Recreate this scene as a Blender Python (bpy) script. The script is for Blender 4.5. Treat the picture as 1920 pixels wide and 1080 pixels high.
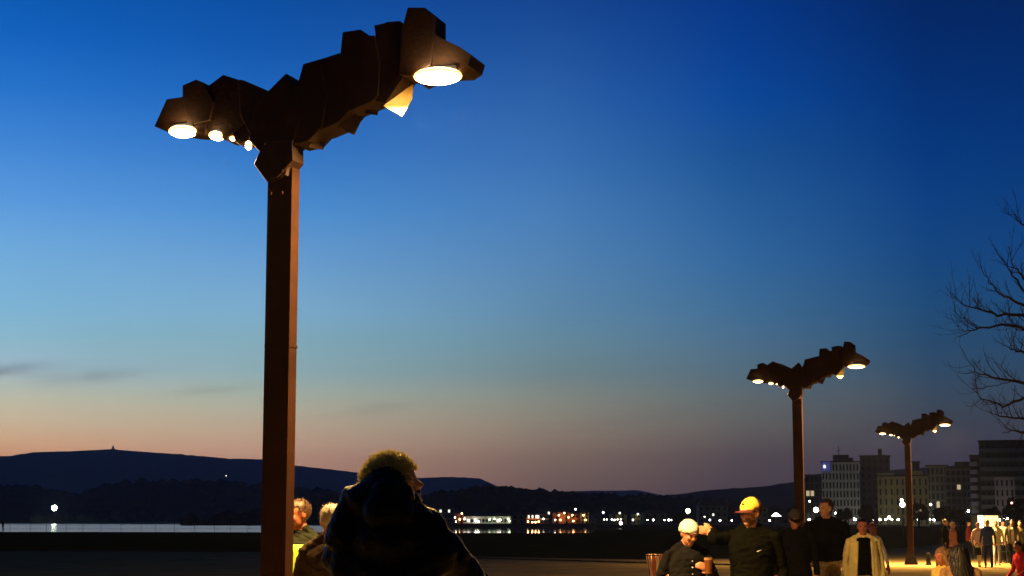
import bpy, bmesh, math, random
import numpy as np
from mathutils import Vector, Matrix, noise
random.seed(7)
R = math.radians
scene = bpy.context.scene
for o in list(bpy.data.objects): bpy.data.objects.remove(o)

# ------------------------------------------------------------------ camera, world, exposure
CAMH, PITCH, F = 1.62, R(7.76), 3200.0
cam = bpy.data.objects.new('camera', bpy.data.cameras.new('camera'))
scene.collection.objects.link(cam); scene.camera = cam
cam.location = (0, 0, CAMH); cam.rotation_euler = (R(90) + PITCH, 0, 0)
cam.data.sensor_width = 36; cam.data.lens = 36 * F / 1920
cam.data.clip_start = 0.1; cam.data.clip_end = 30000
scene.view_settings.view_transform = 'Standard'; scene.view_settings.look = 'None'
scene.view_settings.exposure = 0; scene.view_settings.gamma = 1
scene.view_settings.use_curve_mapping = False
scene.cycles.use_denoising = True
scene.cycles.max_bounces = 5; scene.cycles.diffuse_bounces = 3; scene.cycles.volume_bounces = 0
scene.cycles.use_light_tree = True
scene.cycles.sample_clamp_indirect = 4

def lin(c):
    return tuple((v / 255 / 12.92 if v <= 10 else ((v / 255 + .055) / 1.055) ** 2.4) for v in c)

def make_world():
    w = bpy.data.worlds.new('World'); scene.world = w; w.use_nodes = True
    nt = w.node_tree; N = nt.nodes; L = nt.links; N.clear()
    def m(op, a, b=None, c=None):
        n = N.new('ShaderNodeMath'); n.operation = op
        for i, v in enumerate((a, b, c)):
            if v is None: continue
            if isinstance(v, (int, float)): n.inputs[i].default_value = v
            else: L.new(v, n.inputs[i])
        return n.outputs[0]
    tc = N.new('ShaderNodeTexCoord'); sp = N.new('ShaderNodeSeparateXYZ'); L.new(tc.outputs['Generated'], sp.inputs[0])
    x, y, z = sp.outputs
    el = m('MULTIPLY', m('ARCSINE', m('MINIMUM', m('MAXIMUM', z, -1.0), 1.0)), 180 / math.pi)
    az = m('MULTIPLY', m('ARCTAN2', x, y), 180 / math.pi)          # degrees right of the view axis
    s = m('ABSOLUTE', m('ADD', az, 30.0))                           # degrees from the sunset
    dl = m('MINIMUM', s, m('SUBTRACT', 360.0, s))
    elp = m('DIVIDE', m('ADD', el, 0.0), 90.0)
    # sky colours by elevation, one ramp for each direction away from the sunset
    E = [0.0, 2.2, 3.1, 4.0, 4.9, 6.0, 6.9, 8.6, 10.3, 12.1, 13.9, 15.6, 17.3, 40, 90]
    cols = {
     0:   [(215,118,82),(236,164,114),(224,188,140),(200,192,160),(176,196,196),(152,200,220),(140,198,226),(122,184,230),(95,165,232),(72,145,226),(48,125,215),(30,110,205),(20,98,192),(8,60,130),(5,45,105)],
     13.8:[(200,112,84),(227,170,128),(217,194,160),(198,200,178),(164,193,206),(142,190,212),(130,186,220),(115,175,224),(90,155,224),(65,135,215),(38,115,204),(18,98,190),(8,88,176),(4,50,115),(3,38,90)],
     21.3:[(180,102,84),(206,162,134),(200,178,150),(180,187,168),(150,182,188),(136,180,196),(130,180,212),(108,164,216),(76,146,214),(52,122,202),(32,104,190),(18,88,174),(10,78,162),(4,44,104),(3,32,80)],
     31.2:[(96,68,66),(140,116,98),(146,134,116),(138,142,130),(114,138,142),(104,142,160),(96,140,172),(84,134,182),(70,126,186),(54,112,180),(42,98,170),(32,84,158),(22,70,146),(3,36,90),(2,28,70)],  # raised upper reds hold part of the near lamp's halo
     37.7:[(66,50,54),(92,80,77),(102,99,93),(98,108,108),(86,112,126),(76,112,142),(64,110,150),(50,104,158),(38,94,155),(24,82,148),(8,72,154),(6,62,144),(4,54,134),(2,30,80),(2,24,60)],
     43.9:[(52,45,52),(62,58,66),(63,68,76),(58,74,90),(48,76,102),(38,76,112),(30,76,120),(18,70,128),(10,64,130),(3,56,126),(2,48,116),(2,42,106),(2,36,96),(1,24,64),(1,18,48)],
     75:  [(26,24,30),(34,34,42),(34,38,48),(32,42,54),(28,42,60),(22,42,64),(18,40,68),(12,38,70),(6,34,70),(2,30,66),(2,26,60),(2,24,56),(2,22,52),(1,16,40),(1,13,34)],
     180: [(18,18,26),(20,21,32),(20,23,34),(20,24,36),(19,25,38),(18,25,40),(17,25,42),(14,24,43),(11,23,43),(8,22,42),(6,20,41),(5,20,40),(4,19,39),(2,16,34),(2,15,31)],
    }
    def ramp(cl):
        r = N.new('ShaderNodeValToRGB'); cr = r.color_ramp; cr.interpolation = 'LINEAR'
        while len(cr.elements) < len(E): cr.elements.new(1)
        for i, (e, c) in enumerate(zip(E, cl)):
            cr.elements[i].position = max(0, e) / 90; 
        for i, (e, c) in enumerate(zip(E, cl)):
            # the air below 270 m (the haze box) takes this much of the low sky's light
            tr = math.exp(-9.6e-5 * min(7700, 270 / math.sin(R(max(e, .5)))))
            cr.elements[i].color = (*[v / tr for v in lin(c)], 1)
        L.new(elp, r.inputs[0]); return r.outputs[0]
    keys = sorted(cols); cur = ramp(cols[keys[0]])
    for a, b in zip(keys, keys[1:]):
        mr = N.new('ShaderNodeMapRange'); mr.interpolation_type = 'LINEAR'
        L.new(dl, mr.inputs[0]); mr.inputs[1].default_value = a; mr.inputs[2].default_value = b
        mx = N.new('ShaderNodeMix'); mx.data_type = 'RGBA'
        L.new(mr.outputs[0], mx.inputs[0]); L.new(cur, mx.inputs[6]); L.new(ramp(cols[b]), mx.inputs[7])
        cur = mx.outputs[2]
    # wisps of evening cloud, spread over the whole sunset side at low elevation
    cv = N.new('ShaderNodeCombineXYZ'); L.new(az, cv.inputs[0]); L.new(m('ADD', m('MULTIPLY', el, 7.0), m('MULTIPLY', az, -0.9)), cv.inputs[1])
    nz = N.new('ShaderNodeTexNoise'); nz.inputs['Scale'].default_value = .23; nz.inputs['Detail'].default_value = 5; nz.inputs['Roughness'].default_value = .55
    mp = N.new('ShaderNodeMapping'); L.new(cv.outputs[0], mp.inputs[0]); L.new(mp.outputs[0], nz.inputs[0])
    def gauss(a0, e0, sa, se, k):
        t = m('ADD', az, -a0); u = m('SUBTRACT', m('ADD', el, -e0), m('MULTIPLY', t, .12))
        q = m('ADD', m('POWER', m('ABSOLUTE', m('DIVIDE', t, sa)), 2.0), m('POWER', m('ABSOLUTE', m('DIVIDE', u, se)), 2.0))
        return m('MULTIPLY', m('EXPONENT', m('MULTIPLY', q, -1.0)), k)
    g = gauss(-14.1, 4.63, 1.5, .26, .85)
    for a in ((-16.9, 4.75, 1.5, .22, .95), (-5.1, 3.62, 1.3, .2, .6), (-10, 4.3, 1.6, .18, .35), (-24, 4.2, 3, .4, .6), (-33, 5.2, 4, .35, .6), (4.0, 3.4, 2.2, .22, .3)):
        g = m('ADD', g, gauss(*a))
    nm = N.new('ShaderNodeMapRange'); L.new(nz.outputs[0], nm.inputs[0]); nm.inputs[1].default_value = .36; nm.inputs[2].default_value = .6
    cf = m('MULTIPLY', m('MULTIPLY', g, nm.outputs[0]), .55)
    cx = N.new('ShaderNodeMix'); cx.data_type = 'RGBA'; L.new(m('MINIMUM', cf, .8), cx.inputs[0]); L.new(cur, cx.inputs[6])
    cx.inputs[7].default_value = (*lin((112, 108, 118)), 1)
    # faint unevenness of the evening air
    n2 = N.new('ShaderNodeTexNoise'); n2.inputs['Scale'].default_value = 5; n2.inputs['Detail'].default_value = 3; L.new(tc.outputs['Generated'], n2.inputs[0])
    k = m('ADD', m('MULTIPLY', n2.outputs[0], .12), .94)
    vm = N.new('ShaderNodeVectorMath'); vm.operation = 'SCALE'; L.new(cx.outputs[2], vm.inputs[0]); L.new(k, vm.inputs[3])
    bg = N.new('ShaderNodeBackground'); L.new(vm.outputs[0], bg.inputs[0]); bg.inputs[1].default_value = 1.0
    out = N.new('ShaderNodeOutputWorld'); L.new(bg.outputs[0], out.inputs[0])
    w.cycles.sampling_method = 'MANUAL'; w.cycles.sample_map_resolution = 512
make_world()

# ------------------------------------------------------------------ helpers
cp, sn = math.cos(PITCH), math.sin(PITCH)
def ray(x, y):
    u, v = (x - 960) / F, (540 - y) / F
    return Vector((u, cp - v * sn, sn + v * cp))
def at(x, y, Y):
    d = ray(x, y); return Vector((0, 0, CAMH)) + d * (Y / d.y)
def ground(x, y, z=0):
    d = ray(x, y); return Vector((0, 0, CAMH)) + d * ((z - CAMH) / d.z)
def X(x, Y): return at(x, 976, Y).x
def Z(y, Y): return at(960, y, Y).z

MATS = {}
def mat(name, col, rough=.8, metal=0, var=.25, scale=6, bump=0.0, emit=None, strength=0, spec=.4, col2=None, sheen=0):
    if name in MATS: return MATS[name]
    m = bpy.data.materials.new(name); m.use_nodes = True
    nt = m.node_tree; N = nt.nodes; L = nt.links; b = N['Principled BSDF']
    b.inputs['Roughness'].default_value = rough; b.inputs['Metallic'].default_value = metal
    b.inputs['Specular IOR Level'].default_value = spec
    if sheen: b.inputs['Sheen Weight'].default_value = sheen; b.inputs['Sheen Roughness'].default_value = .4
    if emit:
        b.inputs['Emission Color'].default_value = (*emit, 1); b.inputs['Emission Strength'].default_value = strength
    tc = N.new('ShaderNodeTexCoord')
    if var or bump:
        nz = N.new('ShaderNodeTexNoise'); nz.inputs['Scale'].default_value = scale; nz.inputs['Detail'].default_value = 6
        nz.inputs['Roughness'].default_value = .6
        L.new(tc.outputs['Object'], nz.inputs['Vector'])
        r = N.new('ShaderNodeMapRange'); L.new(nz.outputs[0], r.inputs[0]); r.inputs[1].default_value = .3; r.inputs[2].default_value = .7
        mx = N.new('ShaderNodeMix'); mx.data_type = 'RGBA'; L.new(r.outputs[0], mx.inputs[0])
        c2 = col2 or tuple(min(1, v * (1 + var)) for v in col)
        c1 = col if col2 else tuple(v * (1 - var) for v in col)
        mx.inputs[6].default_value = (*c1, 1); mx.inputs[7].default_value = (*c2, 1)
        L.new(mx.outputs[2], b.inputs['Base Color'])
        if bump:
            bp = N.new('ShaderNodeBump'); bp.inputs['Strength'].default_value = bump; bp.inputs['Distance'].default_value = .02
            n3 = N.new('ShaderNodeTexNoise'); n3.inputs['Scale'].default_value = scale * 5; n3.inputs['Detail'].default_value = 4
            L.new(tc.outputs['Object'], n3.inputs['Vector'])
            L.new(n3.outputs[0], bp.inputs['Height']); L.new(bp.outputs[0], b.inputs['Normal'])
    else: b.inputs['Base Color'].default_value = (*col, 1)
    MATS[name] = m; return m
def emis(name, col, s):
    if name in MATS: return MATS[name]
    m = bpy.data.materials.new(name); m.use_nodes = True; b = m.node_tree.nodes['Principled BSDF']
    b.inputs['Base Color'].default_value = (.8, .8, .8, 1); b.inputs['Emission Color'].default_value = (*col, 1)
    b.inputs['Emission Strength'].default_value = s; MATS[name] = m; return m

def link(o, parent=None):
    scene.collection.objects.link(o)
    if parent: o.parent = parent
    return o
def tag(o, label=None, cat=None, group=None, kind=None):
    if label: o['label'] = label
    if cat: o['category'] = cat
    if group: o['group'] = group
    if kind: o['kind'] = kind
    return o
def thing(name, label, cat, loc=(0, 0, 0), rz=0, group=None):
    o = bpy.data.objects.new(name, None); o.location = loc; o.rotation_euler = (0, 0, rz); o.empty_display_size = .2
    link(o); return tag(o, label, cat, group)
def obj(name, bm, m, parent=None, smooth=False, bevel=0):
    me = bpy.data.meshes.new(name)
    if bevel: bmesh.ops.bevel(bm, geom=[e for e in bm.edges], offset=bevel, segments=1, affect='EDGES', clamp_overlap=True)
    bmesh.ops.recalc_face_normals(bm, faces=bm.faces)
    if smooth:
        for f in bm.faces: f.smooth = True
    bm.to_mesh(me); bm.free()
    for q in (m if isinstance(m, (list, tuple)) else [m]): me.materials.append(q)
    o = bpy.data.objects.new(name, me); return link(o, parent)
def dup(o, parent=None):
    c = o.copy(); link(c); c.parent = parent
    for ch in list(o.children): dup(ch, c)
    return c
def box(bm, lo, hi, M=None):
    vs = [bm.verts.new((x, y, z)) for x in (lo[0], hi[0]) for y in (lo[1], hi[1]) for z in (lo[2], hi[2])]
    for f in ((0,1,3,2),(4,6,7,5),(0,4,5,1),(2,3,7,6),(0,2,6,4),(1,5,7,3)): bm.faces.new([vs[i] for i in f])
    if M is not None:
        for v in vs: v.co = M @ v.co
    return vs
def BB(*boxes):
    bm = bmesh.new()
    for b in boxes: box(bm, *b)
    return bm
def tube(bm, pts, rad, n=6, cap=True):
    rings = []; pts = [Vector(p) for p in pts]
    a = None
    for i, p in enumerate(pts):
        d = (pts[min(i + 1, len(pts) - 1)] - pts[max(i - 1, 0)]).normalized()
        if a is None: a = d.orthogonal().normalized()
        a = (a - d * a.dot(d)).normalized(); b = d.cross(a)
        r = rad[i] if isinstance(rad, (list, tuple)) else rad
        rings.append([bm.verts.new(p + (a * math.cos(t) + b * math.sin(t)) * r) for t in (2 * math.pi * k / n for k in range(n))])
    for r0, r1 in zip(rings, rings[1:]):
        for k in range(n): bm.faces.new((r0[k], r0[(k + 1) % n], r1[(k + 1) % n], r1[k]))
    if cap and n > 2: bm.faces.new(rings[0][::-1]); bm.faces.new(rings[-1])
def sphere(bm, c, r, seg=12, rng=8, M=None):
    if isinstance(r, (int, float)): r = (r, r, r)
    g = bmesh.ops.create_uvsphere(bm, u_segments=seg, v_segments=rng, radius=1)
    for v in g['verts']:
        p = Vector((v.co.x * r[0], v.co.y * r[1], v.co.z * r[2]))
        v.co = (M @ p if M is not None else p) + Vector(c)
    return g['verts']
def prism(bm, poly, y0, y1):
    a = [bm.verts.new((u, y0, z)) for u, z in poly]; b = [bm.verts.new((u, y1, z)) for u, z in poly]
    n = len(poly); bm.faces.new(a); bm.faces.new(b[::-1])
    for i in range(n): bm.faces.new((a[i], b[i], b[(i + 1) % n], a[(i + 1) % n]))

# ------------------------------------------------------------------ ground, water, hills
def sheet(name, pts, z, m, depth=0):
    bm = bmesh.new(); vs = [bm.verts.new((p[0], p[1], z)) for p in pts]; f = bm.faces.new(vs)
    if depth:
        r = bmesh.ops.extrude_face_region(bm, geom=[f]); 
        for v in r['geom']:
            if isinstance(v, bmesh.types.BMVert): v.co.z -= depth
    o = obj(name, bm, m); tag(o, kind='structure'); return o

def water_mat():
    m = bpy.data.materials.new('water'); m.use_nodes = True; nt = m.node_tree; N = nt.nodes; L = nt.links; b = N['Principled BSDF']
    b.inputs['Base Color'].default_value = (.004, .008, .012, 1); b.inputs['IOR'].default_value = 1.33
    tc = N.new('ShaderNodeTexCoord'); sp = N.new('ShaderNodeSeparateXYZ'); L.new(tc.outputs['Object'], sp.inputs[0])
    # open water to the left is ruffled by the breeze, the harbour to the right lies calm
    r = N.new('ShaderNodeMapRange'); L.new(sp.outputs[0], r.inputs[0]); r.inputs[1].default_value = -50; r.inputs[2].default_value = -12
    r.inputs[3].default_value = 1; r.inputs[4].default_value = 0
    mp = N.new('ShaderNodeMapping'); mp.inputs['Scale'].default_value = (.25, .6, 1); L.new(tc.outputs['Object'], mp.inputs[0])
    n1 = N.new('ShaderNodeTexNoise'); n1.inputs['Scale'].default_value = 1.5; n1.inputs['Detail'].default_value = 3; L.new(mp.outputs[0], n1.inputs[0])
    bp = N.new('ShaderNodeBump'); bp.inputs['Distance'].default_value = .3
    mm = N.new('ShaderNodeMath'); mm.operation = 'MULTIPLY_ADD'; L.new(r.outputs[0], mm.inputs[0]); mm.inputs[1].default_value = .08; mm.inputs[2].default_value = .004
    L.new(mm.outputs[0], bp.inputs['Strength']); L.new(n1.outputs[0], bp.inputs['Height']); L.new(bp.outputs[0], b.inputs['Normal'])
    rr = N.new('ShaderNodeMath'); rr.operation = 'MULTIPLY_ADD'; L.new(r.outputs[0], rr.inputs[0]); rr.inputs[1].default_value = .13; rr.inputs[2].default_value = .03
    L.new(rr.outputs[0], b.inputs['Roughness'])
    return m
W = 7600
sheet('water', [(-W, 60), (W, 60), (W, W), (-W, W)], -.45, water_mat())
grass_m = mat('lawn_grass', (.018, .022, .007), 1, var=.5, scale=.4, bump=.4, spec=0)
sand_m = mat('sandy_gravel', (.27, .20, .085), 1, var=.3, scale=.5, bump=.5, spec=0)
soil_m = mat('far_soil', (.05, .05, .03), .95, var=.4, scale=.02, spec=.1)
shore = [ground(-400, 997.5), ground(0, 997.3), ground(250, 997.5), ground(490, 998), ground(800, 999), ground(1000, 999.5), ground(1108, 999), ground(1118, 994), ground(1260, 990), ground(1500, 987.5)]
land = [(-600, -60), (-600, shore[0].y)] + [(p.x, p.y) for p in shore] + [(600, 520), (W, 520), (W, -60)]
sheet('ground', land, 0, grass_m, 1.2)
sheet('far_shore', [(X(770, 520), 520), (600, 520.0), (W, 522), (W, W), (-W, W), (-W, 2400), (-700, 1390), (X(560, 1000), 1000)], .35, soil_m, 1.2)
# the sandy promenade the lamps stand on
ed = [ground(-900, 1032), ground(0, 1033), ground(490, 1034.5), ground(920, 1045), ground(1210, 1050), ground(1380, 1048), ground(1560, 1036), ground(1700, 1027), ground(1840, 1014), ground(1900, 1008)]
sheet('promenade', [(-200, -30)] + [(p.x, p.y) for p in ed] + [(ed[-1].x + 30, ed[-1].y), (160, -30)], .012, sand_m)
# thin kerb of weathered boards between sand and grass
def kerb(name, label, pts, w, h, m):
    bm = bmesh.new()
    for a, b in zip(pts, pts[1:]):
        d = (b - a); l = d.length; M = Matrix.Translation(a) @ Matrix.Rotation(math.atan2(d.y, d.x), 4, 'Z')
        box(bm, (0, -w / 2, 0), (l - .004, w / 2, h), M)
    o = obj(name, bm, m); return tag(o, label, 'kerb')
km = mat('kerb_board', (.06, .035, .02), .9, var=.4, scale=3)
kerb('kerb', 'low dark timber kerb edging the sand from the left edge to behind the couple', [ground(-300, 1033), ground(0, 1034), ground(490, 1035.5), ground(900, 1048), ground(1210, 1057), ground(1480, 1063.5), ground(1600, 1065)], .10, .07, km)

def hillmesh(name, prof, D, front, back, m, rough=0, step=12, foot=0, seed=0, rows=9):
    """a solid ridge: prof is its skyline (image x, y) at distance D; slopes run down to front and back feet"""
    bm = bmesh.new(); xs = np.arange(prof[0][0], prof[-1][0] + .1, step)
    ys = np.interp(xs, [p[0] for p in prof], [p[1] for p in prof])
    grid = []
    for x, y in zip(xs, ys):
        top = at(x, y, D); col = []
        for j in range(-rows, rows + 1):
            t = abs(j) / rows; Y = D + (-front if j < 0 else back) * t
            hh = max(top.z - foot, .5) * (1 - t) ** 1.25 if t < 1 else 0
            nz = noise.noise(Vector((x * .02 + seed, j * .55, seed))) * rough * (0.35 + t * 1.4) * (t < 1)
            if j == 0: nz = noise.noise(Vector((x * .11, seed, 0))) * rough * .35
            col.append(bm.verts.new((top.x, Y, foot + max(hh + nz, 0))))
        grid.append(col)
    for a, b in zip(grid, grid[1:]):
        for j in range(len(a) - 1): bm.faces.new((a[j], b[j], b[j + 1], a[j + 1]))
    o = obj(name, bm, m, smooth=True); return tag(o, kind='structure')
hill_far = mat('heath_far', (.035, .045, .02), .95, var=.4, scale=.004, spec=0)
hill_near = mat('wooded_slope', (.02, .03, .012), .95, var=.5, scale=.02, spec=0)
hillmesh('mountain', [(-1500,905),(-900,880),(-500,862),(-200,858),(0,855),(20,855),(60,848),(130,846),(212,842),(265,847),(330,851),(400,857),(430,860),(490,861),(555,873),(620,880),(670,886),(690,892),(785,896),(850,894),(900,897),(925,908),(945,918),(1000,930),(1120,950)], 6000, 2400, 1200, hill_far, rough=7, step=10, seed=3)
hillmesh('mountain', [(960,960),(1045,922),(1080,921),(1110,920),(1150,920),(1195,919),(1240,928),(1270,933),(1400,950)], 6400, 1800, 900, hill_far, rough=5, step=8, seed=9)
hillmesh('hill', [(1180,950),(1245,929),(1290,925),(1330,918),(1400,915),(1440,911),(1480,905),(1540,888),(1600,884),(1700,880),(1800,872),(1920,862),(2300,845),(3000,860),(3800,930)], 2400, 1300, 900, hill_near, rough=7, step=14, seed=5)
wl = [(-1200,940),(-700,915),(-200,918),(0,913),(50,912),(95,921),(145,930),(165,919),(210,909),(270,904),(380,903),(440,906),(490,911),(560,914),(640,925),(700,932),(770,938),(830,948)]
wr = [(560,938),(660,934),(760,936),(800,935),(830,926),(880,921),(900,918),(940,916),(1000,921),(1050,925),(1130,930),(1200,933),(1300,938),(1420,944)]
hillmesh('hill', [(x, y + 4) for x, y in wl], 1750, 340, 500, hill_near, rough=3, step=10, seed=1)
hillmesh('hill', [(x, y + 5) for x, y in wr], 1150, 420, 400, hill_near, rough=3, step=10, seed=2)
def wood(name, prof, D, front, n, rr, m, seed, foot=0, rows=9):
    rnd = random.Random(seed); bm = bmesh.new()
    ico = bmesh.new(); bmesh.ops.create_icosphere(ico, subdivisions=1, radius=1); ico.verts.ensure_lookup_table()
    iv = [v.co.copy() for v in ico.verts]; fi = [[v.index for v in f.verts] for f in ico.faces]; ico.free()
    px = [p[0] for p in prof]; py = [p[1] for p in prof]
    for k in range(n):
        x = rnd.uniform(px[0], px[-1]); y = float(np.interp(x, px, py)); t = 0 if k < n * .45 else rnd.random() ** .8
        top = at(x, y, D); h = max(top.z - foot, .5) * (1 - t) ** 1.25
        r = rr * rnd.uniform(.6, 1.5); c = Vector((top.x, D - front * t + rnd.uniform(-8, 8), foot + h + r * rnd.uniform(-.5, .35)))
        sx, sz = rnd.uniform(.85, 1.35), rnd.uniform(.7, 1.05)
        vs = [bm.verts.new(c + Vector((v.x * sx, v.y, v.z * sz)) * r * rnd.uniform(.86, 1.1)) for v in iv]
        for f in fi: bm.faces.new([vs[i] for i in f])
    o = obj(name, bm, m); return tag(o, kind='stuff')
leaf_dark = mat('dark_foliage', (.03, .045, .016), .95, var=.5, scale=.05, spec=0)
wood('far_wood', [(x, y + 6) for x, y in wl], 1750, 330, 2600, 4.5, leaf_dark, 1)
wood('far_wood', [(x, y + 7) for x, y in wr], 1150, 400, 1700, 3.4, leaf_dark, 2)
# little chapel on the mountain top
c = at(212, 843, 6000)
ch = thing('hilltop_building', 'tiny dark building on the summit of the blue mountain', 'building', (c.x, 6000, c.z - 3))
obj('wall', BB(((-7, -6, 0), (7, 6, 6))), hill_near, ch); bm = bmesh.new(); prism(bm, [(-3, 6), (3, 6), (3, 13), (0, 17), (-3, 13)], -3, 3); obj('tower', bm, hill_near, ch)

# ------------------------------------------------------------------ the three street lamps
corten = mat('rusted_steel', (.024, .0105, .0045), .6, var=.45, scale=5, bump=.25, metal=0, spec=.15, col2=(.012, .0055, .0028))
corten_pole = mat('rusted_steel_pole', (.023, .0072, .0018), .75, var=.4, scale=3, bump=.15, metal=0, spec=.1, col2=(.012, .0036, .0011))
def make_lens_mat(name, core, rim):
    m = bpy.data.materials.new(name); m.use_nodes = True; nt = m.node_tree; N = nt.nodes; L = nt.links; b = N['Principled BSDF']
    tc = N.new('ShaderNodeTexCoord'); sub = N.new('ShaderNodeVectorMath'); sub.operation = 'SUBTRACT'; sub.inputs[1].default_value = (.5, .5, .5); L.new(tc.outputs['Generated'], sub.inputs[0])
    mu = N.new('ShaderNodeVectorMath'); mu.operation = 'MULTIPLY'; mu.inputs[1].default_value = (2, 2, 0); L.new(sub.outputs[0], mu.inputs[0])
    le = N.new('ShaderNodeVectorMath'); le.operation = 'LENGTH'; L.new(mu.outputs[0], le.inputs[0])
    cr = N.new('ShaderNodeValToRGB'); e = cr.color_ramp.elements; e[0].position = .55; e[0].color = (1, .8, .45, 1); e[1].position = 1; e[1].color = (1, .42, .07, 1); L.new(le.outputs['Value'], cr.inputs[0])
    mr = N.new('ShaderNodeMapRange'); L.new(le.outputs['Value'], mr.inputs[0]); mr.inputs[1].default_value = .5; mr.inputs[2].default_value = 1.0; mr.inputs[3].default_value = core; mr.inputs[4].default_value = rim
    L.new(cr.outputs[0], b.inputs['Emission Color']); L.new(mr.outputs[0], b.inputs['Emission Strength']); return m
lens_m = make_lens_mat('lit_lens', 100, 4); lens_soft = make_lens_mat('lit_lens_soft', 24, 3)
gasket = mat('black_gasket', (.012, .012, .012), .9, spec=.1)
ROW = R(18.6)
def lamp_base(xpx, Y): return Vector((X(xpx, Y), Y, 0))
LB = lamp_base(521, 13.7)
eu = Vector((math.cos(ROW), -math.sin(ROW), 0)); ev = Vector((math.sin(ROW), math.cos(ROW), 0))
def uz(x, y, v):
    d = ray(x, y); o = Vector((0, 0, CAMH)) - LB
    t = (v - o.dot(ev)) / d.dot(ev); p = o + d * t
    return (p.dot(eu), p.z)
plates = [
 ([(289,237),(312,186),(345,181),(372,195),(388,215),(384,252),(352,250),(310,243)], -.10, .15),
 ([(342,184),(342,160),(367,149),(380,154),(400,190),(392,225),(352,235)], -.12, .10),
 ([(380,172),(390,161),(418,140),(449,150),(470,200),(456,236),(440,246),(420,262),(404,250),(384,240)], -.09, .14),
 ([(446,149),(456,150),(505,171),(522,225),(500,262),(470,255),(450,215)], -.11, .11),
 ([(436,246),(455,215),(482,235),(468,262),(448,271),(440,264)], -.07, .12),
 ([(499,174),(533,142),(536,137),(543,148),(553,170),(562,225),(548,272),(500,272),(486,284),(466,262),(478,205)], -.13, .08),
 ([(476,308),(484,290),(500,262),(548,262),(549,300),(520,332),(500,341)], -.145, .06),
 ([(548,172),(561,151),(568,120),(602,110),(612,180),(603,238),(578,264),(550,270)], -.12, .16),
 ([(597,112),(637,99),(644,150),(660,200),(634,230),(596,246)], -.10, .18),
 ([(637,112),(642,60),(676,55),(681,60),(683,68),(702,66),(712,120),(708,180),(697,190),(655,208),(638,180)], -.115, .15),
 ([(706,75),(701,47),(722,44),(724,41),(750,39),(760,55),(768,120),(752,150),(722,194),(700,188),(702,120)], -.095, .16),
 ([(752,60),(764,14),(797,14),(800,22),(812,26),(812,75),(806,122),(770,142),(748,140)], -.125, .14),
 ([(780,60),(806,66),(812,58),(822,70),(862,88),(884,103),(878,122),(862,132),(806,134),(776,150),(766,120)], -.09, .24),
]
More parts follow.
